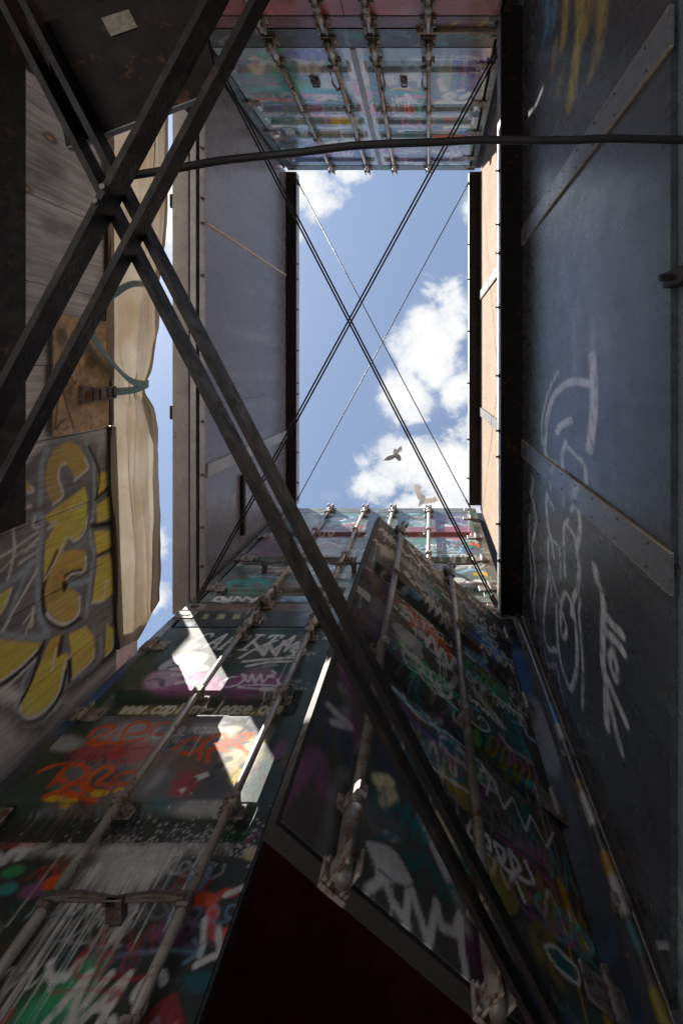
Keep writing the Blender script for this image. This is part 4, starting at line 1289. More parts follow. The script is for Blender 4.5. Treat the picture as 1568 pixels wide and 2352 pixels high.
# rods at X -.006 and -.4425 (right leaf), -.789 and -1.248 (left leaf)
door(cB, BR.O, (-1, 0, 0), (0, 1, 0), 1.125, 2.19, BR, REC_B, M_PAINT_B, (.516, .953), .44, ('l+', 'l-'), True, M_LOCK, ext=(.12, .10), mid=(.30, .60))
door(cB, BL.O, (-1, 0, 0), (0, 1, 0), 1.125, 2.19, BL, REC_B, M_PAINT_B, (.167, .626), .44, ('l+', 'l-'), False, M_LOCK, ext=(.12, .10), mid=(.30, .60))

MB().box((-.640, YB - .001, 3.82), (-.594, YB + .010, 6.0), .003).put('astragal_strip', M_GREYST, cB)
hd, sl, pl, pr = frame_canvases(X0, X1, YB + .015, -1, R_Z0, R_Z1, 1.20, 3.44, lin(126, 84, 82), lin(110, 70, 66), lin(90, 60, 58), 100, ['brown', 'grey'])
for a_ in (1290, 1440, 1500):
    hd.poly(hd.pts('c2', [(a_, 135), (a_ + 40, 108), (a_ + 75, 108), (a_ + 35, 135)]), lin(190, 150, 70), .8, .008)
cR = container('pinkish red container at the very top of the picture', X0, X1, YB + .015, -1, R_Z0, R_Z1, 1.20, 3.44, hd, sl, pl, pr, 'stacked shipping containers')
door(cR, RR.O, (-1, 0, 0), (0, 1, 0), 1.125, 2.24, RR, [(.1, .25), (.8, .95), (1.4, 1.55)], M_PAINT, (.516, .953), .5, ('h+', 'h-'), True, M_LOCK, ext=(.1, .09))
door(cR, RL.O, (-1, 0, 0), (0, 1, 0), 1.125, 2.24, RL, [(.1, .25), (.8, .95), (1.4, 1.55)], M_PAINT, (.167, .626), .5, ('h+', 'h-'), False, M_LOCK, ext=(.1, .09))
# timber packing strip lying between the two containers
o = MB().box((-.10, YB - .02, 3.572), (.56, YB + .045, 3.598), .003).put('packing_strip', M_CREAMSILL)
tag(o, 'pale packing board wedged between the red container and the teal one', 'board')

# ------------------------------------------------------------------ right-hand wall: film-faced plywood
XR = .676
bolt_me = MB().tube([(0, 0, 0), (0, 0, .012)], .014, 6).tube([(0, 0, .012), (0, 0, .030)], .007, 6).mesh('bolt', M_BOLT)
screw_me = MB().tube([(0, 0, 0), (0, 0, .003)], .0045, 6).mesh('screw', M_BOLT)
ROT_NEGX = Matrix.Rotation(-math.pi / 2, 4, 'Y')      # local z -> -x
ROT_DOWN = Matrix.Rotation(math.pi, 4, 'X')           # local z -> -z

# one canvas for the whole lower storey, looked at from inside: s = Y (towards the picture's bottom), t = Z
RW = Canvas((XR, 0, 0), (0, 1, 0), (0, 0, 1), (-1, 0, 0), -2.62, 1.80, 1.32, 3.41, .008, lin(74, 78, 84), 15)
RW.mottle(.22, 70, 4)
RW.grain(.30, 17, 'y')
RW.grain(.22, 18, 'y')
for L, w, al in (([(540, 1950), (525, 1880), (530, 1750), (545, 1620), (580, 1500), (650, 1410), (740, 1370), (880, 1390)], .022, .75), ([(880, 1180), (890, 1400), (890, 1600), (875, 1750), (860, 1880)], .026, .85),
                 ([(505, 1840), (500, 1700), (520, 1560), (560, 1420), (620, 1300)], .012, .55), ([(615, 1750), (640, 1710), (670, 1685), (715, 1662)], .022, .8), ([(660, 2040), (655, 1920), (680, 1830)], .016, .6),
                 ([(680, 1850), (760, 1930), (820, 2000), (835, 2130)], .014, .5), ([(740, 900), (745, 1100), (745, 1300)], .010, .10), ([(880, 900), (880, 1050), (885, 1180)], .020, .10), ([(760, 1060), (860, 1040), (980, 1010)], .03, .06),
                 ([(770, 1160), (880, 1140), (990, 1100)], .03, .07), ([(700, 870), (840, 820)], .02, .06), ([(540, 1950), (640, 2010), (790, 2200)], .012, .5)):
    RW.stroke(RW.pts('c9', L), w * 1.6, lin(240, 243, 248), min(1, al * 1.6), .010, 1.0, 2.2, dry=.45)
for L, w, al in (([(415, 130), (440, 220), (460, 330), (450, 420), (430, 520), (440, 640), (455, 760), (450, 880), (440, 980), (455, 1090)], .014, .6), ([(410, 300), (405, 480), (415, 650), (425, 800), (415, 900), (430, 1000)], .012, .45), ([(430, 10), (435, 60), (425, 130)], .012, .5),
                 ([(560, 0), (570, 110)], .010, .5), ([(540, 150), (535, 250), (550, 400), (570, 480), (590, 620)], .018, .65), ([(545, 150), (590, 260)], .014, .5), ([(660, 90), (665, 240)], .010, .5),
                 ([(720, 260), (740, 235), (775, 250), (790, 400), (765, 560), (780, 700), (770, 850), (735, 940), (725, 1060)], .017, .7), ([(700, 340), (670, 380), (665, 480), (670, 620), (675, 760)], .014, .6), ([(690, 380), (740, 450), (765, 560)], .014, .6),
                 ([(790, 130), (750, 210)], .02, .6), ([(550, 480), (545, 600), (555, 700), (540, 850), (520, 1000), (515, 1150), (530, 1260), (560, 1320), (610, 1320)], .014, .6), ([(560, 700), (600, 850), (630, 950)], .012, .6), ([(570, 480), (630, 560), (640, 780)], .012, .55), ([(555, 700), (575, 920)], .010, .5),
                 ([(610, 980), (615, 1200), (640, 1400), (690, 1570), (720, 1610), (750, 1530), (765, 1350), (755, 1150), (730, 1000), (680, 890), (650, 950), (640, 1050), (645, 1180), (665, 1230), (685, 1170), (660, 1060)], .015, .72),
                 ([(790, 940), (780, 1040), (795, 1250), (810, 1500), (805, 1760)], .011, .55), ([(520, 1330), (550, 1440), (610, 1440), (640, 1600), (675, 1730)], .010, .4), ([(900, 700), (915, 800)], .024, .5), ([(940, 850), (965, 1000), (960, 1200), (960, 1400), (980, 1600), (990, 1900)], .020, .55),
                 ([(980, 1060), (1040, 1140), (1100, 1200)], .022, .6), ([(1000, 1210), (1060, 1260), (1110, 1330)], .022, .6), ([(1040, 1320), (1010, 1400), (1050, 1540), (1070, 1480), (1040, 1320)], .014, .55), ([(1000, 1550), (1060, 1700), (1130, 1860)], .022, .5),
                 ([(990, 1650), (1040, 1850), (1090, 2060)], .024, .45)):
    RW.stroke(RW.pts('c10', L), w * 1.5, lin(240, 242, 245), min(1, al * 1.6), .009, 1.0, 2.0, dry=.45)
for q_, rx_, ry_ in (((760, 900), .25, .10), ((880, 1000), .22, .14), ((900, 700), .3, .10), ((740, 1250), .2, .08), ((1000, 1200), .3, .12)):
    RW.blob(*RW.st(*T('c9', [q_])[0]), rx_, ry_, lin(170, 178, 190), .16, 0, .9, .8)
for L, c, w, al in (([(530, -100), (545, 60), (530, 250)], lin(90, 165, 210), .06, .9), ([(600, -100), (590, 180)], lin(90, 165, 210), .04, .8), ([(690, -100), (680, 60), (660, 330)], lin(215, 190, 80), .04, .8),
                    ([(800, -150), (780, 250), (740, 560), (720, 780)], lin(225, 205, 95), .045, .85), ([(860, -100), (830, 250)], lin(205, 170, 90), .04, .75), ([(950, -100), (950, 150), (920, 400), (890, 520)], lin(200, 185, 105), .04, .7), ([(600, 320), (580, 540)], lin(205, 170, 80), .03, .7), ([(640, 580), (620, 700)], lin(185, 175, 105), .03, .6)):
    RW.stroke(RW.pts('c3', L), w, c, al, .03, 1.0, 3.0, dry=.5)
for L in ([(450, -60), (420, 120), (430, 230), (410, 420)], [(480, -40), (470, 100), (440, 300), (400, 560)], [(430, 260), (445, 330), (420, 460)]):
    RW.stroke(RW.pts('c3', L), .007, lin(170, 172, 176), .6, .008, 1.0, 1.6)

wall_r = thing('panel_wall', 'dark grey plywood wall with white spray tags along the right side', 'wall', (XR, -.4, -1.6))
FMR = frame_matrix((XR, 0, 0), (0, 1, 0), (-1, 0, 0))


def wall_grid(name, cv, s0, s1, t0, t1, res, parent, mat, x, thick, FM0=(0, 1, 0), N=(-1, 0, 0)):
    xs = np.linspace(s0, s1, max(2, int((s1 - s0) / res) + 1))
    ys = np.linspace(t0, t1, max(2, int((t1 - t0) / res) + 1))
    C = cv.sample(xs, ys)
    bow = .0025 * np.sin(np.linspace(0, 3.1, len(ys)))[:, None] * np.sin(np.linspace(.1, 3.0, len(xs)))[None, :]
    return put(name, grid_mesh(name, xs, ys, bow, C, mat, thick), parent, frame_matrix((x, 0, 0), FM0, N))


for s0, s1 in ((-2.618, -.953), (-.949, .553), (.557, 1.795)):
    wall_grid('panel', RW, s0, s1, 1.322, 3.405, .008, wall_r, M_FILM, XR, .018)
RWS = Canvas((XR, 0, 0), (0, 1, 0), (0, 0, 1), (-1, 0, 0), -2.62, 1.80, 1.32, 3.41, .010, lin(112, 116, 122), 16)
RWS.mottle(.15, 40, 6)
for L, w, al in (([(560, 1900), (600, 1990), (590, 2050)], .03, .6), ([(790, 2140), (760, 2230)], .03, .8)):
    RWS.stroke(RWS.pts('c9', L), w, lin(225, 230, 235), al, .02, 1, 2)
for s0, s1 in ((-1.005, -.895), (.51, .622)):
    o = wall_grid('splice_strip', RWS, s0, s1, 1.300, 3.40, .010, wall_r, M_FILM, XR - .0125, .0115)
    for k in range(9):
        z = 1.45 + k * .23
        for e in (.014, -.014):
            yy = (s0 + .018) if e > 0 else (s1 - .018)
            put('screw', screw_me, o, Matrix.Translation((XR - .0125, yy, z + rnd.uniform(-.02, .02))) @ ROT_NEGX)
    for e in (s0 - .0015, s1 + .0015):
        MB().box((XR - .0120, e - .0012, 1.302), (XR - .001, e + .0012, 3.399)).put('strip_edge', M_PLYEDGE, o)
# plywood edge standing at the container corner
MB().box((XR - .026, 1.797, .6), (XR - .001, 1.815, 3.40), .002).put('edge_batten', M_PLYEDGE, wall_r)
# lower panels, set back, with white-teal spray and bolts
RL2 = Canvas((XR + .022, 0, 0), (0, 1, 0), (0, 0, 1), (-1, 0, 0), -2.62, 1.80, .2, 1.36, .012, lin(120, 130, 140), 18)
RL2.mottle(.2, 40, 9)
for L in ([(1520, 260), (1560, 380), (1600, 520)], [(1530, 500), (1550, 560), (1600, 640)], [(1525, 640), (1560, 760), (1600, 830)], [(1540, 440), (1580, 600)]):
    RL2.stroke(RL2.pts('c14', L), .05, lin(170, 185, 190), .7, .02)
wall_grid('lower_panel', RL2, -2.618, 1.795, .2, 1.355, .014, wall_r, M_FILM, XR + .022, .018)
MB().box((XR + .018, -2.6, .05), (XR + .05, 1.9, .195)).put('plinth_board', M_BLACK, wall_r)
for u, v in ((1550, 1362), (1546, 1368), (1546, 1585), (1558, 1310)):
    P = at(u, v, 1.0)
    k = (XR + .02) / P.x
    put('bolt', bolt_me, wall_r, Matrix.Translation((XR + .021, P.y * k, P.z * k)) @ ROT_NEGX)
P = at(1548, 2172, 1.0)
k = (XR + .02) / P.x
MB().tube([(XR + .02, P.y * k, P.z * k), (XR - .030, P.y * k, P.z * k)], .0095, 12).tube([(XR + .02, P.y * k, P.z * k), (XR + .004, P.y * k, P.z * k)], .02, 6).put('threaded_rod', M_GREYST, wall_r, smooth=False)
P = at(1574, 637, 1.0)
k = (XR + .02) / P.x
MB().box((XR - .02, P.y * k - .022, P.z * k - .05), (XR + .022, P.y * k + .022, P.z * k + .05), .004).tube([(XR - .02, P.y * k, P.z * k), (XR - .05, P.y * k, P.z * k)], .010, 8).put('clamp', M_RUBBER, wall_r)


# horizontal steel beams along the storeys
def beam(label, a, b, bolts, mat=M_BLACK, face=None):
    t = thing('steel_beam', label, 'beam', ((a[0] + b[0]) / 2, (a[1] + b[1]) / 2, a[2]), 'steel beams along the shaft walls')
    m = MB()
    m.box(a, (b[0], b[1], a[2] + .012), .002)
    m.box((a[0], a[1], b[2] - .012), b, .002)
    xw = a[0] if face == 'L' else b[0]
    m.box((a[0], a[1], a[2] + .012), (b[0], b[1], b[2] - .012))
    m.put('beam_body', mat, t)
    xe = a[0] - .004 if face == 'L' else b[0]
    MB().box((xe, a[1] + .01, a[2] + .004), (xe + .004, b[1] - .01, b[2] - .006)).put('edge_flange', M_GREYST, t)
    for y in bolts:
        if face == 'L':
            put('bolt', bolt_me, t, Matrix.Translation((a[0] - .004, y, a[2] + .03)) @ ROT_NEGX)
        else:
            put('bolt', bolt_me, t, Matrix.Translation((b[0] + .004, y, a[2] + .03)) @ Matrix.Rotation(math.pi / 2, 4, 'Y'))
    return t


def ys_at(vs, Z):
    return [(v - PV) * Z / F for v in vs]


beam('broad black beam in front of the sunlit panel on the right', (.520, -2.64, 3.412), (XR + .02, 1.79, 3.575), ys_at([390, 514, 580, 705, 863, 990, 1050, 1205, 1290], 3.43), face='L')
beam('thin black beam bordering the right edge of the sky', (.530, -2.60, 6.20), (.690, 1.79, 6.34), ys_at([420, 560, 640, 760, 880, 1010, 1100], 6.2), face='L')
beam('black beam bordering the left edge of the sky', (-1.916, -2.60, 6.20), (-1.745, 1.79, 6.34), ys_at([420, 512, 605, 640, 710, 805, 880, 905, 1040, 1110], 6.2), face='R')

# upper storey of the right wall: bare plywood in the sun
UP = Canvas((XR, 0, 0), (0, 1, 0), (0, 0, 1), (-1, 0, 0), -2.62, 1.85, 3.55, 6.2, .02, lin(146, 129, 115), 19)
UP.mottle(.10, 30, 5)
UP.grain(.10, 6, 'y')
for k in range(14):
    UP.stroke([(rnd.uniform(-2.5, 1.7), rnd.uniform(3.7, 6)), (rnd.uniform(-2.5, 1.7), rnd.uniform(3.7, 6))], rnd.uniform(.02, .08), lin(205, 165, 115), .25, .05)
wall_u = thing('plywood_wall', 'sunlit bare plywood wall above the black beam on the right', 'wall', (XR, -.4, 3.58))
for s0, s1 in ((-2.618, -.953), (-.949, .553), (.557, 1.84)):
    wall_grid('panel', UP, s0, s1, 3.58, 6.195, .04, wall_u, M_PLY, XR, .018)
for s0, s1 in ((-1.01, -.90), (.49, .60)):
    MB().box((XR - .020, s0, 3.60), (XR - .001, s1, 6.19), .002).put('splice_strip', M_STRIPD, wall_u)

# boards closing the slots between the container sides and the walls
for nm, a, b, lab in (('closing_board', (.600, 1.90, -.8), (.95, 1.93, 3.62), 'dark board closing the slot right of the open container door'),
                      ('closing_board', (.600, 1.92, 3.62), (.72, 1.95, 6.3), 'dark board closing the slot right of the green container'),
                      ('closing_board', (.600, -2.72, -1.6), (.72, -2.69, 6.3), 'dark board closing the slot right of the teal container'),
                      ('closing_board', (-2.16, -2.72, -1.6), (-1.85, -2.69, 6.3), 'dark board closing the slot left of the teal container'),
                      ('closing_board', (-1.99, 1.93, -1.6), (-1.85, 1.96, 2.93), 'dark board closing the slot left of the dark container')):
    tag(MB().box(a, b).put(nm, M_BLACK), lab, 'board')

# ------------------------------------------------------------------ left upper wall (grey panels, open below)
XL = -1.880
LW = Canvas((XL, 0, 0), (0, -1, 0), (0, 0, 1), (1, 0, 0), -2.1, 2.62, 3.95, 6.2, .016, lin(112, 108, 116), 23)
LW.mottle(.15, 40, 3)
LW.grain(.16, 9, 'y')
for k in range(26):
    s_ = rnd.uniform(-2.0, 2.5)
    LW.stroke([(s_, rnd.uniform(5, 6.2)), (s_ + rnd.uniform(-.05, .05), rnd.uniform(4.0, 5))], rnd.uniform(.02, .10), lin(*([rnd.choice((95, 150))] * 3)), .22, .05)
wall_l = thing('panel_wall', 'grey plywood wall left of the sky with a beige channel along its foot', 'wall', (-2.0, -.3, 3.96))
for s0, s1 in ((-2.05, -.875), (-.871, -.302), (-.299, 1.234), (1.240, 2.60)):
    wall_grid('panel', LW, s0, s1, 3.975, 6.198, .03, wall_l, M_FILM, XL, .018, (0, -1, 0), (1, 0, 0))
MB().box((XL - .001, .80, 3.98), (XL + .016, .915, 6.19), .002).put('splice_strip', M_STRIP, wall_l)
MB().tube([(XL + .004, -1.237, 3.98), (XL + .004, -1.237, 6.19)], .009, 8).put('seam_bead', M_PLYEDGE, wall_l)
MB().box((-2.152, -2.60, 3.955), (-2.013, 2.06, 4.14), .006).put('channel', M_BEIGE, wall_l)
MB().box((-2.149, -2.59, 4.14), (-2.12, 2.05, 6.30), .004).put('outer_sheet', M_BEIGE, wall_l)
MB().box((-2.005, -2.60, 3.960), (-1.954, 2.06, 4.10), .002).put('angle', M_GREYST, wall_l)
MB().box((-1.953, -2.60, 4.03), (-1.926, 2.06, 4.12), .0).put('recess_strip', M_RUBBER, wall_l)
fl = MB().box((-1.925, -2.60, 3.958), (XL + .003, 2.06, 3.972), .002).put('flange', M_GREYST, wall_l)
MB().box((-1.925, -2.6, 3.973), (-1.915, 2.06, 4.1)).put('flange_web', M_GREYST, wall_l)
for v in (340, 455, 512, 632, 760, 968, 1090, 1211, 1300):
    put('bolt', bolt_me, wall_l, Matrix.Translation((-1.902, (v - PV) * 3.958 / F, 3.957)) @ ROT_DOWN)
for v0, v1 in ((445, 476), (931, 963)):
    ya, yb = ys_at([v0, v1], 3.97)
    MB().box((-2.180, ya, 3.965), (-2.150, yb, 4.06), .004).put('hanger_bracket', M_BLACK, wall_l)
MB().box((XL + .001, 1.06, 4.70), (XL + .035, 1.66, 4.76), .003).put('rail', M_BLACK, wall_l)
MB().box((XL + .001, 1.12, 4.762), (XL + .020, 1.48, 4.85), .003).put('packer_strip', M_STRIP, wall_l)

# ------------------------------------------------------------------ left lower wall: weathered boards with yellow lettering
XT = -1.950
TW = Canvas((XT, 0, 0), (0, -1, 0), (0, 0, 1), (1, 0, 0), -2.25, 2.62, 1.2, 3.0, .0065, lin(160, 162, 165), 27)
TW.mottle(.30, 60, 14)
TW.grain(.42, 15, 'y')
TW.grain(.30, 16, 'y')
for k in range(60):                                   # grey silvering and knots
    x, y = rnd.uniform(-.4, 2.5), rnd.uniform(1.9, 2.9)
    TW.blob(x, y, rnd.uniform(.02, .08), rnd.uniform(.05, .2), PAL['grey'] * rnd.uniform(.4, 1.5), .4, 0, .7)
for q in ((345, 955), (170, 1310)):
    s_, t_ = TW.st(*T('c1', [q])[0])
    TW.blob(s_, t_, .030, .06, lin(70, 52, 40), .9, 0, .6)
    TW.blob(s_, t_, .012, .03, lin(190, 140, 90), .9, 0, .5)
GY = lambda c, L: TW.pts(c, L)
DKF = lin(66, 64, 66)
TW.poly(GY('c6', [(60, 420), (110, 340), (260, 180), (360, 110), (520, 90), (650, 110), (745, 200), (800, 500), (830, 1300), (820, 1600), (640, 1760), (300, 2000), (60, 1800), (-200, 1900), (-200, 760), (120, 640)]), DKF, .78, .04, False)
TW.poly(GY('c6', [(360, 110), (520, 60), (700, 60), (740, 300), (600, 420), (300, 180)]), lin(120, 118, 120), .55, .05)
YEL, YOL = lin(214, 172, 62), lin(172, 146, 74)
for L, c in (([(330, 260), (380, 170), (480, 110), (560, 150), (600, 240), (620, 300), (520, 390), (500, 310), (450, 265), (415, 300), (405, 380), (440, 490), (370, 555), (330, 480), (315, 380)], YOL),
             ([(310, 640), (440, 540), (590, 430), (610, 520), (600, 700), (540, 800), (490, 780), (420, 900), (310, 1080), (320, 820), (380, 720)], YEL),
             ([(310, 1100), (430, 880), (520, 870), (600, 880), (600, 1010), (480, 1040), (450, 1120), (560, 1180), (550, 1320), (440, 1390), (330, 1310), (300, 1180)], YOL),
             ([(680, 340), (752, 320), (752, 430), (680, 500)], YEL), ([(675, 560), (765, 500), (775, 640), (680, 690)], YEL), ([(655, 740), (775, 735), (785, 855), (680, 910)], YEL), ([(680, 930), (800, 890), (800, 1150), (725, 1230), (640, 1245)], YEL),
             ([(-250, 1480), (0, 1500), (290, 1520), (240, 1600), (0, 1790), (-200, 1960)], YEL), ([(350, 1500), (440, 1455), (410, 1600), (490, 1600), (450, 1720), (395, 1890), (300, 2010), (210, 2050), (145, 2010), (150, 1930), (230, 1780)], YEL),
             ([(480, 1460), (600, 1405), (655, 1480), (658, 1620), (560, 1720), (500, 1775), (500, 1620)], YEL), ([(740, 1390), (795, 1425), (785, 1560), (730, 1625)], YEL), ([(-150, 1240), (0, 1180), (90, 1130), (50, 1260), (0, 1330), (-150, 1480)], YEL), ([(115, 350), (180, 380), (235, 440), (215, 470), (150, 450), (115, 400)], YOL)):
    TW.poly(GY('c6', L), c * rnd.uniform(.9, 1.1), .88, .012, False, .3)
for q, rx, ry in (((420, 1050), .05, .06), ((370, 1560), .05, .07), ((450, 560), .05, .05), ((380, 1180), .05, .07)):
    s_, t_ = TW.st(*T('c6', [q])[0])
    TW.blob(s_, t_, rx, ry, lin(120, 105, 55), .5, 0, .8)
# grey-blue outlines, dark shadows, white highlights
for L, w in (([(330, 170), (290, 290), (290, 420), (280, 545)], .035), ([(240, 640), (290, 640), (290, 780), (270, 950), (265, 1200), (300, 1400), (335, 1465), (150, 1480), (-60, 1450)], .032), ([(600, 120), (650, 250), (655, 380), (660, 560), (630, 760), (660, 900), (640, 1000), (600, 1335)], .026), ([(-100, 1200), (0, 1140), (120, 1060), (235, 960)], .034), ([(215, 960), (130, 1170), (20, 1440)], .022),
             ([(700, 100), (690, 200)], .03), ([(490, 1110), (560, 1100), (620, 1080)], .03), ([(700, 1480), (690, 1640), (560, 1760)], .02), ([(470, 1720), (440, 1850)], .018), ([(250, 1640), (160, 1800), (140, 1960)], .02)):
    TW.stroke(GY('c6', L), w, lin(132, 146, 158), .85, .016, dry=.3)
for L, w in (([(620, 150), (690, 330), (670, 520)], .02), ([(640, 700), (760, 690)], .03), ([(680, 910), (780, 860)], .02), ([(450, 1140), (460, 1060), (560, 1020)], .035), ([(400, 880), (320, 1080), (300, 1200), (320, 1330), (440, 1410), (560, 1350)], .025), ([(680, 500), (750, 440)], .02),
             ([(430, 1480), (410, 1600)], .03), ([(480, 1620), (490, 1780)], .03), ([(140, 2020), (200, 2070), (310, 2030), (420, 1880), (460, 1720)], .025), ([(0, 1810), (150, 1710), (290, 1560)], .03), ([(310, 1510), (220, 1780), (130, 1960)], .02), ([(820, 1400), (800, 1560), (720, 1650)], .03)):
    TW.stroke(GY('c6', L), w, lin(20, 19, 20), .92, .010, dry=.1)
for L, w in (([(460, 270), (420, 290), (410, 380), (440, 490), (370, 553)], .012), ([(590, 230), (612, 300), (520, 385)], .014), ([(150, 440), (190, 468), (235, 462), (220, 430)], .012), ([(490, 590), (575, 550)], .013), ([(340, 720), (390, 680)], .016), ([(610, 640), (590, 740), (530, 805), (490, 785)], .012), ([(465, 780), (400, 930), (315, 1080)], .010),
             ([(600, 920), (590, 1015), (500, 1040), (465, 1075)], .012), ([(555, 1200), (545, 1320), (450, 1390), (360, 1355), (325, 1315)], .014), ([(765, 1090), (735, 1110), (720, 1215), (640, 1240)], .011), ([(120, 600), (215, 565)], .013), ([(245, 640), (230, 700), (270, 720)], .012), ([(180, 880), (270, 790)], .012), ([(140, 965), (265, 880)], .012),
             ([(-100, 990), (120, 850), (265, 745)], .008), ([(90, 730), (105, 850), (85, 980), (60, 1080)], .012), ([(0, 1030), (130, 900), (260, 830)], .006), ([(20, 1430), (160, 1190), (265, 1010)], .012), ([(165, 1380), (240, 1290), (180, 1450)], .010), ([(230, 1270), (220, 1410)], .012), ([(80, 1150), (40, 1250), (0, 1320)], .012),
             ([(260, 1570), (150, 1680), (0, 1790), (-100, 1850)], .012), ([(245, 1640), (120, 1760), (0, 1870)], .012), ([(390, 1560), (360, 1720)], .012), ([(490, 1610), (450, 1660), (430, 1780), (395, 1890), (300, 2000), (210, 2045), (150, 2020), (140, 1960)], .016), ([(655, 1570), (640, 1640), (560, 1720), (500, 1770)], .012), ([(790, 1430), (780, 1560), (735, 1610)], .008)):
    TW.stroke(GY('c6', L), w, lin(214, 210, 198), .88, .007, dry=.25)
for L in ([(380, 770), (480, 640), (560, 500)], [(480, 930), (500, 900), (550, 900)], [(370, 1010), (450, 1080)], [(490, 900), (480, 980), (540, 990)]):
    TW.stroke(GY('c6', L), .02, lin(196, 140, 44), .6, .015)
TW.poly(GY('c6', [(-400, 2150), (0, 1990), (180, 2110), (400, 2030), (560, 1840), (760, 1650), (860, 1560), (860, 1800), (300, 2300), (-400, 2700)]), lin(150, 148, 148), .75, .06)
TW.stroke(GY('c6', [(-200, 1960), (60, 2000), (180, 2120), (340, 2060), (520, 1850), (720, 1660), (860, 1560)]), .06, lin(52, 50, 52), .7, .05)

wall_t = thing('timber_wall', 'weathered board wall sprayed with big yellow letters on the left', 'wall', (XT, -.3, -1.6))
TOPZ = lambda y: 2.84 + .05 * max(0, y)
TW.gain(2.0, .95)
TW.C[:, TW.xs > 1.45] *= .10  # far boards darkened in their colour to stand for shade there
TW.grain(.12, 31, 'y')
MB().box((XT - .045, -2.60, .10), (XT - .026, 2.0, 2.86)).put('sun_stop_board', M_WOOD, wall_t)  # unseen sheet added to stop sun leaking through the board joints
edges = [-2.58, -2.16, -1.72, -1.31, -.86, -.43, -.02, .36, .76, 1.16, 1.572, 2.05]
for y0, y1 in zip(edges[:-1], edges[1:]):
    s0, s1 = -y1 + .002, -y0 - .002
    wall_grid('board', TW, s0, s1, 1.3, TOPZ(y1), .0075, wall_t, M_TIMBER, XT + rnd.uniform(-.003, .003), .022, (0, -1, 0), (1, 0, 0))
MB().box((XT - .02, -2.58, .10), (XT - .002, 2.0, 1.295)).put('lower_board', M_WOOD, wall_t)
# dark capping batten under the tarpaulin
MB().box((XT - .03, -2.58, 2.845), (XT + .028, .34, 2.885), .004).put('capping', M_WOOD, wall_t)
MB().prism([(XT - .03, .345, 2.86), (XT + .026, .345, 2.86), (XT + .026, .345, 2.90), (XT - .03, .345, 2.90)], (0, 1.40, .075)).put('capping', M_WOOD, wall_t)
# taller dark end board with white strokes, by the red container
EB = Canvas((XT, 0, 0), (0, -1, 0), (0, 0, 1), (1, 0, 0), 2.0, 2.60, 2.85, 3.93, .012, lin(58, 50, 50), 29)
for L in ([(430, -40), (520, 70)], [(470, -60), (580, 50)], [(560, -40), (655, 30)], [(690, -40), (695, 20)], [(450, 100), (480, 60)]):
    EB.stroke(EB.pts('c1', L), .03, lin(190, 195, 188), .85, .012)
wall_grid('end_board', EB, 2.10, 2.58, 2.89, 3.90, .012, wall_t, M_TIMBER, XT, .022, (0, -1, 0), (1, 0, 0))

# brown chipboard sheet nailed on the boards
OS = Canvas((XT + .024, 0, 0), (0, -1, 0), (0, 0, 1), (1, 0, 0), -.36, .30, 2.38, 2.86, .007, lin(206, 172, 134), 33)
OS.mottle(.35, 10, 3)
OS.mottle(.35, 3, 4)
for L in ([(350, 1160), (330, 1300), (315, 1480)], [(400, 1080), (450, 1280), (510, 1470)], [(330, 1480), (380, 1400), (440, 1375)], [(400, 1490), (450, 1460)], [(480, 930), (520, 1000), (545, 975)], [(450, 990), (440, 1020)]):
    OS.stroke(OS.pts('k2', L), .012, lin(40, 42, 52), .85, .008)
OS.blob(*OS.st(*T('k2', [(700, 780)])[0]), .05, .06, lin(70, 62, 45), .6)
OS.blob(*OS.st(*T('k2', [(380, 520)])[0]), .06, .05, lin(60, 62, 62), .6)
o = wall_grid('chipboard_sheet', OS, -.345, .285, 2.42, 2.842, .0075, None, M_OSB, XT + .024, .012, (0, -1, 0), (1, 0, 0))
tag(o, 'brown chipboard sheet with black pen marks fixed beside the ratchet strap', 'board')
o = MB().box((XT + .004, -2.6, 1.92), (XT + .085, .716, 2.19), .006).put('ledger_beam', M_BLACK)
tag(o, 'black ledger beam running along the far left edge of the picture', 'beam')

# ------------------------------------------------------------------ tarpaulin hung over the board wall, lit through by the sun
def tarp_material():
    m, nt, b = new_mat('tan_tarpaulin')
    n = nnoise(nt, 4.0, 6, .6, (1, .5, 1))
    c = nmix(nt, nramp(nt, n, [(.35, 0.), (.7, 1.)]), (.33, .25, .165), (.50, .445, .37))
    n2 = nnoise(nt, 26., 6, .7)
    c = nmix(nt, nramp(nt, n2, [(.62, 0.), (.72, .7)]), c, (.16, .10, .06))
    d = nt.nodes.new('ShaderNodeBsdfDiffuse')
    t = nt.nodes.new('ShaderNodeBsdfTranslucent')
    g = nt.nodes.new('ShaderNodeBsdfGlossy')
    g.inputs['Roughness'].default_value = .45
    nt.links.new(c, d.inputs['Color'])
    nt.links.new(c, t.inputs['Color'])
    m1 = nt.nodes.new('ShaderNodeMixShader')
    m1.inputs[0].default_value = .16
    nt.links.new(d.outputs[0], m1.inputs[1])
    nt.links.new(t.outputs[0], m1.inputs[2])
    m2 = nt.nodes.new('ShaderNodeMixShader')
    m2.inputs[0].default_value = .06
    nt.links.new(m1.outputs[0], m2.inputs[1])
    nt.links.new(g.outputs[0], m2.inputs[2])
    bp = nt.nodes.new('ShaderNodeBump')
    bp.inputs['Strength'].default_value = .85
    bp.inputs['Distance'].default_value = .01
    nt.links.new(nnoise(nt, 26., 7, .65, (1, .22, 1.6)), bp.inputs['Height'])
    nt.links.new(bp.outputs[0], d.inputs['Normal'])
    nt.links.new(bp.outputs[0], g.inputs['Normal'])
    nt.links.new(m2.outputs[0], nt.nodes['Material Output'].inputs['Surface'])
    return m


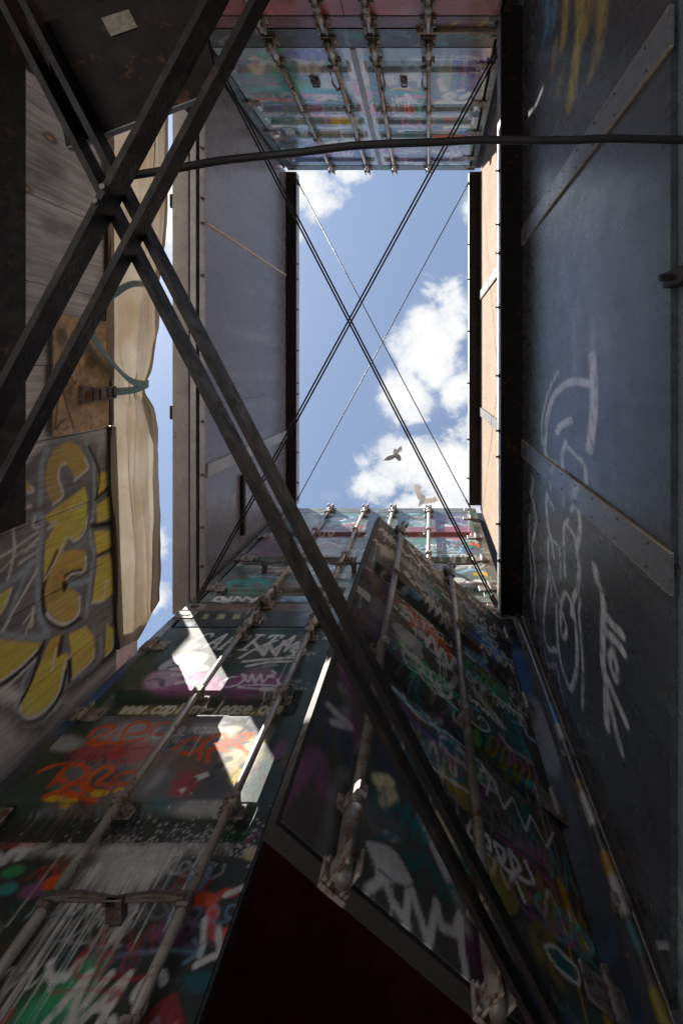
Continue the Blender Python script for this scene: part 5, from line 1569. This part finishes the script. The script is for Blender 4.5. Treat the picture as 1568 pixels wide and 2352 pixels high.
M_TARP = tarp_material()
XTOP = -2.05
sil = [(150, 384), (300, 384), (459, 380), (492, 382), (551, 379), (584, 373), (617, 362), (670, 358), (723, 360), (756, 359), (822, 346), (871, 336), (897, 333), (927, 340), (976, 353), (1075, 356), (1174, 357), (1273, 354), (1338, 349), (1372, 347), (1385, 347), (1396, 355), (1408, 343), (1444, 341), (1475, 339)]
silY = []
for v, u in sil:
    Z = -XTOP * F / (PU - u)
    silY.append(((v - PV) * Z / F, Z))
silY = np.array(silY)
ny_, nk_ = 380, 120
tv, tf = [], []
Ys = np.linspace(-2.35, 1.735, ny_)
wrk = vnoise(ny_, nk_, 60, 77, 2, .3)
wr2 = vnoise(ny_, nk_, 40, 78, 3, .10)
for j, Y in enumerate(Ys):
    zt = float(np.interp(Y, silY[:, 0], silY[:, 1]))
    zb = 2.83 + .065 * max(0.0, Y) + .012 * math.sin(Y * 7)
    zt = zb + .05 + (zt - zb - .05) * min(1.0, max(0.0, (1.75 - Y) / .11)) ** .6
    zt += .006 * math.sin(Y * 23) * math.sin(Y * 9.1 + 1) + .004 * (wrk[j, 60] - .5)
    pinch = math.exp(-((Y - .13) / .10) ** 2)
    for k in range(nk_):
        f = k / (nk_ - 1)
        if f < .8:
            g = f / .8
            z = zb + (zt - zb) * (g + .06 * math.sin(g * math.pi))
            bulge = math.sin(min(1, g * 1.05) * math.pi) ** .8 * .075 * (1 - .7 * pinch)
            x = (XT + .022) + (XTOP - XT - .022) * g ** 1.6 + bulge
        else:
            g = (f - .8) / .2
            z = zt + .008 * math.sin(g * math.pi) - .03 * g * g
            x = XTOP - .05 * g
        fold = .30 * math.sin(f * 13 + 1.1 * math.sin(Y * 1.9 + f * 2)) + .22 * math.sin(f * 29 + 1.5 * math.sin(Y * 1.3 + 2))
        for ci, c in enumerate((.07, .16, .24, .33, .41, .50, .58, .66)):
            fc = c + .035 * math.sin(Y * (1.1 + .25 * ci) + ci * 2.3) + (.40 - c) * .35 * pinch
            fold += (.9 if ci % 3 else 1.3) * math.exp(-((f - fc) / .012) ** 2) * (.55 + .45 * math.sin(Y * 2.2 + ci * 1.7))
        env = min(1, f * 8) * max(0.0, min(1, (.78 - f) * 5))
        x += .020 * fold * env + .020 * (wrk[j, k] - .5) * env
        tv.append((x, Y + .012 * (wr2[j, k] - .5), z))
for j in range(ny_ - 1):
    for k in range(nk_ - 1):
        a = j * nk_ + k
        tf.append([a, a + 1, a + nk_ + 1, a + nk_])
o = put('tarpaulin', mesh_of('tarpaulin', tv, tf, M_TARP, True))
tag(o, 'tan tarpaulin bunched over the board wall, glowing with sun from behind', 'tarpaulin')

# ratchet strap across the tarpaulin
st = thing('ratchet_strap', 'teal webbing strap with a rusty ratchet buckle pulled round the tarpaulin', 'strap', (-1.9, .1, 2.6))


def ribbon(c, L, xw, w, name, mat, parent, twist=0.0):
    pts = [Vector((xw[min(i, len(xw) - 1)], 0, 0)) for i in range(len(L))]
    P = []
    for (u, v), x in zip(T(c, L), [p.x for p in pts]):
        Z = x * F / (u - PU)
        P.append(Vector((x, (v - PV) * Z / F, Z)))
    P = [Vector(p) for p in catmull([tuple(p) for p in P], 8)]
    m = MB()
    vs, fs = [], []
    n = len(P)
    for i, p in enumerate(P):
        d = (P[min(i + 1, n - 1)] - P[max(i - 1, 0)]).normalized()
        side = d.cross(Vector((1, 0, 0))).normalized()
        ang = twist * math.sin(i / (n - 1) * math.pi)
        side = side * math.cos(ang) + Vector((1, 0, 0)) * math.sin(ang)
        nn = d.cross(side).normalized() * .0015
        vs += [p + side * w / 2 + nn, p - side * w / 2 + nn, p - side * w / 2 - nn, p + side * w / 2 - nn]
    for i in range(n - 1):
        for k in range(4):
            a, b = i * 4 + k, i * 4 + (k + 1) % 4
            fs.append([a, b, b + 4, a + 4])
    fs += [[0, 1, 2, 3], [(n - 1) * 4 + k for k in (3, 2, 1, 0)]]
    return m.add(vs, fs).put(name, mat, parent)


ribbon('c4', [(640, 930), (700, 1030), (790, 1140), (880, 1235), (960, 1280), (1035, 1280)], [-1.885, -1.88, -1.875, -1.875, -1.90, -1.97], .055, 'webbing', M_STRAP, st, .5)
ribbon('c4', [(795, 1335), (880, 1330), (960, 1315), (1030, 1285)], [-1.885, -1.88, -1.90, -1.97], .045, 'webbing', M_STRAP, st)
ribbon('c4', [(700, 700), (790, 660), (860, 610), (920, 585), (985, 580), (1010, 585)], [-1.88, -1.875, -1.87, -1.87, -1.88, -1.90], .040, 'webbing', M_STRAP, st, .3)


def on_x(c, L, x):
    out = []
    for u, v in T(c, L):
        Z = x * F / (u - PU)
        out.append(Vector((x, (v - PV) * Z / F, Z)))
    return out


for L in ([(575, 1035), (640, 1040), (760, 1058), (900, 1045), (950, 1040)], [(575, 1215), (640, 1205), (720, 1185), (820, 1175), (950, 1145)]):
    P = on_x('k2', L, -1.892)
    MB().tube(P, .006, 6).put('ratchet_side', M_HANDLE, st)
for L, r in (([(585, 1030), (578, 1222)], .011), ([(735, 1055), (735, 1180)], .013), ([(790, 1060), (790, 1175)], .009), ([(880, 1055), (880, 1155)], .012), ([(940, 1040), (940, 1150)], .010)):
    MB().tube(on_x('k2', L, -1.89), r, 8).put('ratchet_bar', M_HANDLE, st)
MB().prism(on_x('k2', [(740, 1065), (880, 1062), (880, 1165), (740, 1178)], -1.895), (.004, 0, 0)).put('ratchet_drum', M_HANDLE, st)

# hidden block added beyond the tarpaulin to shade the dark container's upper corner
for y0, y1, z1 in ((1.19, 6.0, 5.2),):
    tag(MB().box((-6.5, y0, -1.61), (-3.2, y1, z1), .02).put('sun_blocker', M_SHELL), kind='structure')

# ------------------------------------------------------------------ crossed flat-bar braces right above the camera
ZB = 1.03


def flat_bar(name, u0v0, u1v1, label, group, thick=.014, hgt=.049, z=ZB):
    a, b = at(*u0v0, z), at(*u1v1, z)
    d = (b - a).normalized()
    side = Vector((d.y, -d.x, 0))
    if side.x < 0:
        side = -side
    m = MB()
    m.prism([a, a + side * thick, a + side * thick + Vector((0, 0, hgt)), a + Vector((0, 0, hgt))], b - a)
    o = m.put(name, M_BAR)
    return tag(o, label, 'brace', group)


G = 'crossed flat bar braces'
flat_bar('brace_bar', (-368, -693), (1416, 2750), 'left bar of the close pair running down to the bottom right', G)
flat_bar('brace_bar', (-318, -693), (1466, 2750), 'right bar of the close pair running down to the bottom right', G)
b1 = flat_bar('brace_bar', (815, -666), (-420, 1646), 'widest dark diagonal bar crossing the upper left corner', G, hgt=.054, z=ZB - .056)
flat_bar('brace_bar', (921, -666), (-330, 1703), 'thinner diagonal bar beside the widest one, rising to the top of the picture', G, hgt=.040, z=ZB - .042)
for f_ in (.472, .486):
    q_ = at(815, -666, ZB - .056).lerp(at(-420, 1646, ZB - .056), f_) + Vector((.006, .004, 0))
    MB().tube([q_, q_ - Vector((0, 0, .007))], .0065, 6).put('bolt', M_BOLT, b1)
# board lying on the crossing, with a paper label underneath
c4 = [at(u, v, 1.09) for u, v in ((152, 337), (500, 205), (443, -76), (95, 53))]
o = MB().prism(c4, (0, 0, .018)).put('plank', M_BLACK)
tag(o, 'dark board lying on the crossing of the braces at upper left', 'board')
ne = c4[1] - c4[0]
nd = (c4[0] - c4[3]).normalized() * .003
MB().prism([c4[0] + nd * .1, c4[1] + nd * .1, c4[1] + nd, c4[0] + nd], (0, 0, .0175)).put('painted_lit_edge', M_STRIP, o)  # pale strip stands for skylight on the board's near edge
MB().prism([at(u, v, 1.087) for u, v in ((232, 40), (295, 20), (316, 61), (255, 82))], (0, 0, .0015)).put('paper_label', M_STICKER, o)
# black hose swinging across the shaft
hp = [(218, 421), (250, 414), (300, 404), (400, 386), (500, 370), (600, 357), (700, 346), (800, 337), (900, 330), (1000, 325), (1100, 322), (1200, 320), (1300, 319), (1400, 319), (1500, 320), (1640, 322)]
HP = [at(u, v + 1.6 * math.sin(u * .021) + 1.0 * math.sin(u * .053 + 1), 1.105 + .004 * math.sin(u * .013)) for u, v in hp]
o = MB().tube([tuple(p) for p in catmull([tuple(p) for p in HP], 5)], .0092, 12).put('hose', M_RUBBER, smooth=True)
tag(o, 'black hose bowed across the picture below the upper containers', 'hose')


# ------------------------------------------------------------------ wire tie rods
def tie(label, u0, u1, Z, r, group):
    a, b = at(*u0, Z), at(*u1, Z)
    t = thing('tie_rod', label, 'cable', tuple(a), group)
    MB().tube([a, (a + b) / 2, b], r, 8).put('rod', M_ROD, t, smooth=True)
    d = (b - a).normalized()
    for p, s in ((a, 1), (b, -1)):
        MB().tube([p - d * s * .02, p + d * s * .10], r * 1.9, 8).put('end_fitting', M_HANDLE, t)
    return t


GT = 'crossed wire ties in the shaft'
tie('upper strand of the double wire from top left to bottom right', (481, 105), (1143, 1391), 3.60, .0066, GT)
tie('lower strand of the double wire from top left to bottom right', (475, 109), (1139, 1395), 3.585, .0066, GT)
tie('left strand of the double wire from top right to bottom left', (1141, 110), (455, 1369), 3.64, .0066, GT)
tie('right strand of the double wire from top right to bottom left', (1151, 108), (460, 1372), 3.64, .0066, GT)
tie('single thin wire against the sky from top left to bottom right', (680, 410), (1078, 1163), 6.21, .0066, GT)
tie('single thin wire against the sky from top right to bottom left', (1080, 412), (678, 1156), 6.235, .0066, GT)

# painted pipe beside the hinge post of the open door
pc = Canvas((0, 0, 0), (1, 0, 0), (0, 0, 1), (0, -1, 0), 0, 1, 1.0, 3.3, .02, lin(96, 92, 88), 44)
ntt = 16
pv, pf, pcol = [], [], []
zs = np.linspace(1.0, 3.35, 120)
for i, z in enumerate(zs):
    base = lin(92, 88, 84)
    for (a_, b_, c_) in ((2.32, 2.46, lin(70, 130, 180)), (2.22, 2.32, lin(190, 190, 185)), (1.93, 2.0, lin(170, 140, 60)), (1.80, 1.93, lin(215, 212, 205)), (1.62, 1.70, lin(200, 150, 60)), (1.50, 1.62, lin(215, 212, 205)), (1.40, 1.48, lin(80, 130, 130)), (1.2, 1.32, lin(150, 140, 60))):
        if a_ < z < b_:
            base = c_
    for k in range(ntt):
        q = 2 * math.pi * k / ntt
        pv.append((.632 + .019 * math.cos(q), 1.752 + .019 * math.sin(q), z))
        pcol.append((*np.clip(base * rnd.uniform(.75, 1.1), 0, .9), 1))
for i in range(len(zs) - 1):
    for k in range(ntt):
        a, b = i * ntt + k, i * ntt + (k + 1) % ntt
        pf.append([a, b, b + ntt, a + ntt])
pm = mesh_of('pipe', pv, pf, M_PAINT, True)
pa = pm.color_attributes.new('paint', 'FLOAT_COLOR', 'POINT')
pa.data.foreach_set('color', np.array(pcol, np.float32).ravel())
o = put('pipe', pm)
tag(o, 'paint-splashed upright pipe at the hinge side of the open door', 'pipe')
for z in (1.55, 2.14, 3.0):
    MB().box((.600, 1.735, z - .02), (.660, 1.782, z + .02), .004).put('pipe_clip', M_CAM, o)


# ------------------------------------------------------------------ two pigeons
def bird_mats():
    a = plain('pigeon_plumage', (.15, .14, .135), .8, var=.55, scale=45, bump=.3)
    b = plain('pigeon_wing_feathers', (.30, .255, .22), .75, var=.5, scale=50, bump=.3)
    return a, b


M_BIRD, M_WING = bird_mats()
M_BIRD2 = plain('pale_pigeon_plumage', (.50, .48, .46), .8, var=.6, scale=45, bump=.3)
M_WING2 = plain('pale_pigeon_wing', (.72, .66, .60), .75, var=.5, scale=50, bump=.3)


def wing_mesh(root, tip, lead, n=9, chord=.11, drop=.0, fing=.05):
    """a wing from root to tip; `lead` is the forward direction; fingered trailing edge and tip"""
    root, tip, lead = Vector(root), Vector(tip), Vector(lead).normalized()
    span = tip - root
    nrm = span.cross(lead).normalized()
    m = MB()
    N = 14
    fr, bk = [], []
    for i in range(N + 1):
        f = i / N
        c = chord * (1.0 - .25 * f) * (1 if f < .8 else 1 - (f - .8) * 1.6)
        mid = root + span * f + nrm * (.06 * math.sin(f * math.pi) * span.length)
        fr.append(mid + lead * (c * .35 + .10 * chord * math.sin(f * 2.4)))
        notch = (.14 if i % 2 else -.04) * chord * (1 + f)
        bk.append(mid - lead * (c * .65 - notch))
    th = nrm * .004
    vs = [p + th for p in fr] + [p + th for p in bk] + [p - th for p in fr] + [p - th for p in bk]
    k = N + 1
    fs = []
    for i in range(N):
        fs += [[i, i + 1, k + i + 1, k + i], [2 * k + i, 3 * k + i, 3 * k + i + 1, 2 * k + i + 1],
               [i, 2 * k + i, 2 * k + i + 1, i + 1], [k + i, k + i + 1, 3 * k + i + 1, 3 * k + i]]
    fs += [[0, k, 3 * k, 2 * k], [N, 2 * k + N, 3 * k + N, k + N]]
    m.add(vs, fs)
    # primary feathers fanned at the tip
    for q in range(6):
        ang = -.25 + q * .26
        d = (span.normalized() * math.cos(ang) - lead * math.sin(ang)).normalized()
        b = root + span * (.90 - .035 * q) - lead * (chord * .08 * q)
        w = d.cross(nrm).normalized() * .011
        e = b + d * (fing * (1.45 - .10 * q))
        z = nrm * .002 * (1 + q * .2)
        m.add([b + w + z, b - w + z, e - w * .5 + z, e + w * .5 + z, b + w - z, b - w - z, e - w * .5 - z, e + w * .5 - z],
              [[0, 1, 2, 3], [7, 6, 5, 4], [0, 4, 5, 1], [1, 5, 6, 2], [2, 6, 7, 3], [3, 7, 4, 0]])
    return m


def pigeon(label, mats, k, Z, scale, body_pts, radii, wings, tail):
    """body spine and wing points given where the photo shows them, at flight height Z"""
    P = lambda q, dz=0.0: at(*T('k1', [q])[0], Z) + Vector((0, 0, dz))
    spine = [P(q) for q in body_pts]
    t = thing('pigeon', label, 'pigeon', tuple(spine[len(spine) // 2]), 'pigeons in the sky')
    m = MB()
    sp = [Vector(p) for p in catmull([tuple(p) for p in spine], 4)]
    rr = np.interp(np.linspace(0, 1, len(sp)), np.linspace(0, 1, len(radii)), radii)
    m.tube(sp, [r * scale for r in rr], 12)
    # fanned tail, part of the body
    tb, te = P(tail[0]), [P(q, .01) for q in tail[1:]]
    up = Vector((0, 0, .006))
    for a, b in zip(te[:-1], te[1:]):
        m.add([tb + up, a + up, b + up, tb - up, a - up, b - up], [[0, 1, 2], [5, 4, 3], [1, 4, 5, 2], [0, 3, 4, 1], [2, 5, 3, 0]])
    m.put('body', mats[0], t, smooth=True)
    for (r0, t0, ld, ch, dz) in wings:
        a, b = P(r0, .01), P(t0, dz)
        l0, l1 = P(ld[0]), P(ld[1])
        wing_mesh(a, b, l1 - l0, chord=ch, fing=.055 * scale).put('wing', mats[1], t)
    return t


pigeon('pigeon diving with wings spread just above the green container edge', (M_BIRD2, M_WING2), 1, 9.0, 1.0,
       [(905, 1395), (925, 1355), (965, 1290), (1000, 1230), (1020, 1180)], [.006, .030, .058, .052, .030],
       [((955, 1245), (845, 1000), ((930, 1150), (850, 1175)), .125, .14), ((1010, 1300), (1290, 1300), ((1150, 1260), (1130, 1340)), .125, .14)],
       [(1010, 1200), (945, 1150), (985, 1146), (1025, 1155), (1053, 1190), (1045, 1235)])
pigeon('pigeon with folded wings gliding left in front of the cloud', (M_BIRD, M_WING), 1, 11.0, .95,
       [(182, 440), (215, 405), (270, 385), (340, 362), (400, 340)], [.005, .030, .060, .058, .040],
       [((400, 320), (525, 185), ((440, 230), (400, 190)), .085, .25), ((395, 330), (400, 235), ((400, 300), (370, 300)), .07, .20)],
       [(395, 345), (480, 295), (530, 330), (548, 400), (520, 450), (470, 425)])
print('objects', len(bpy.data.objects))
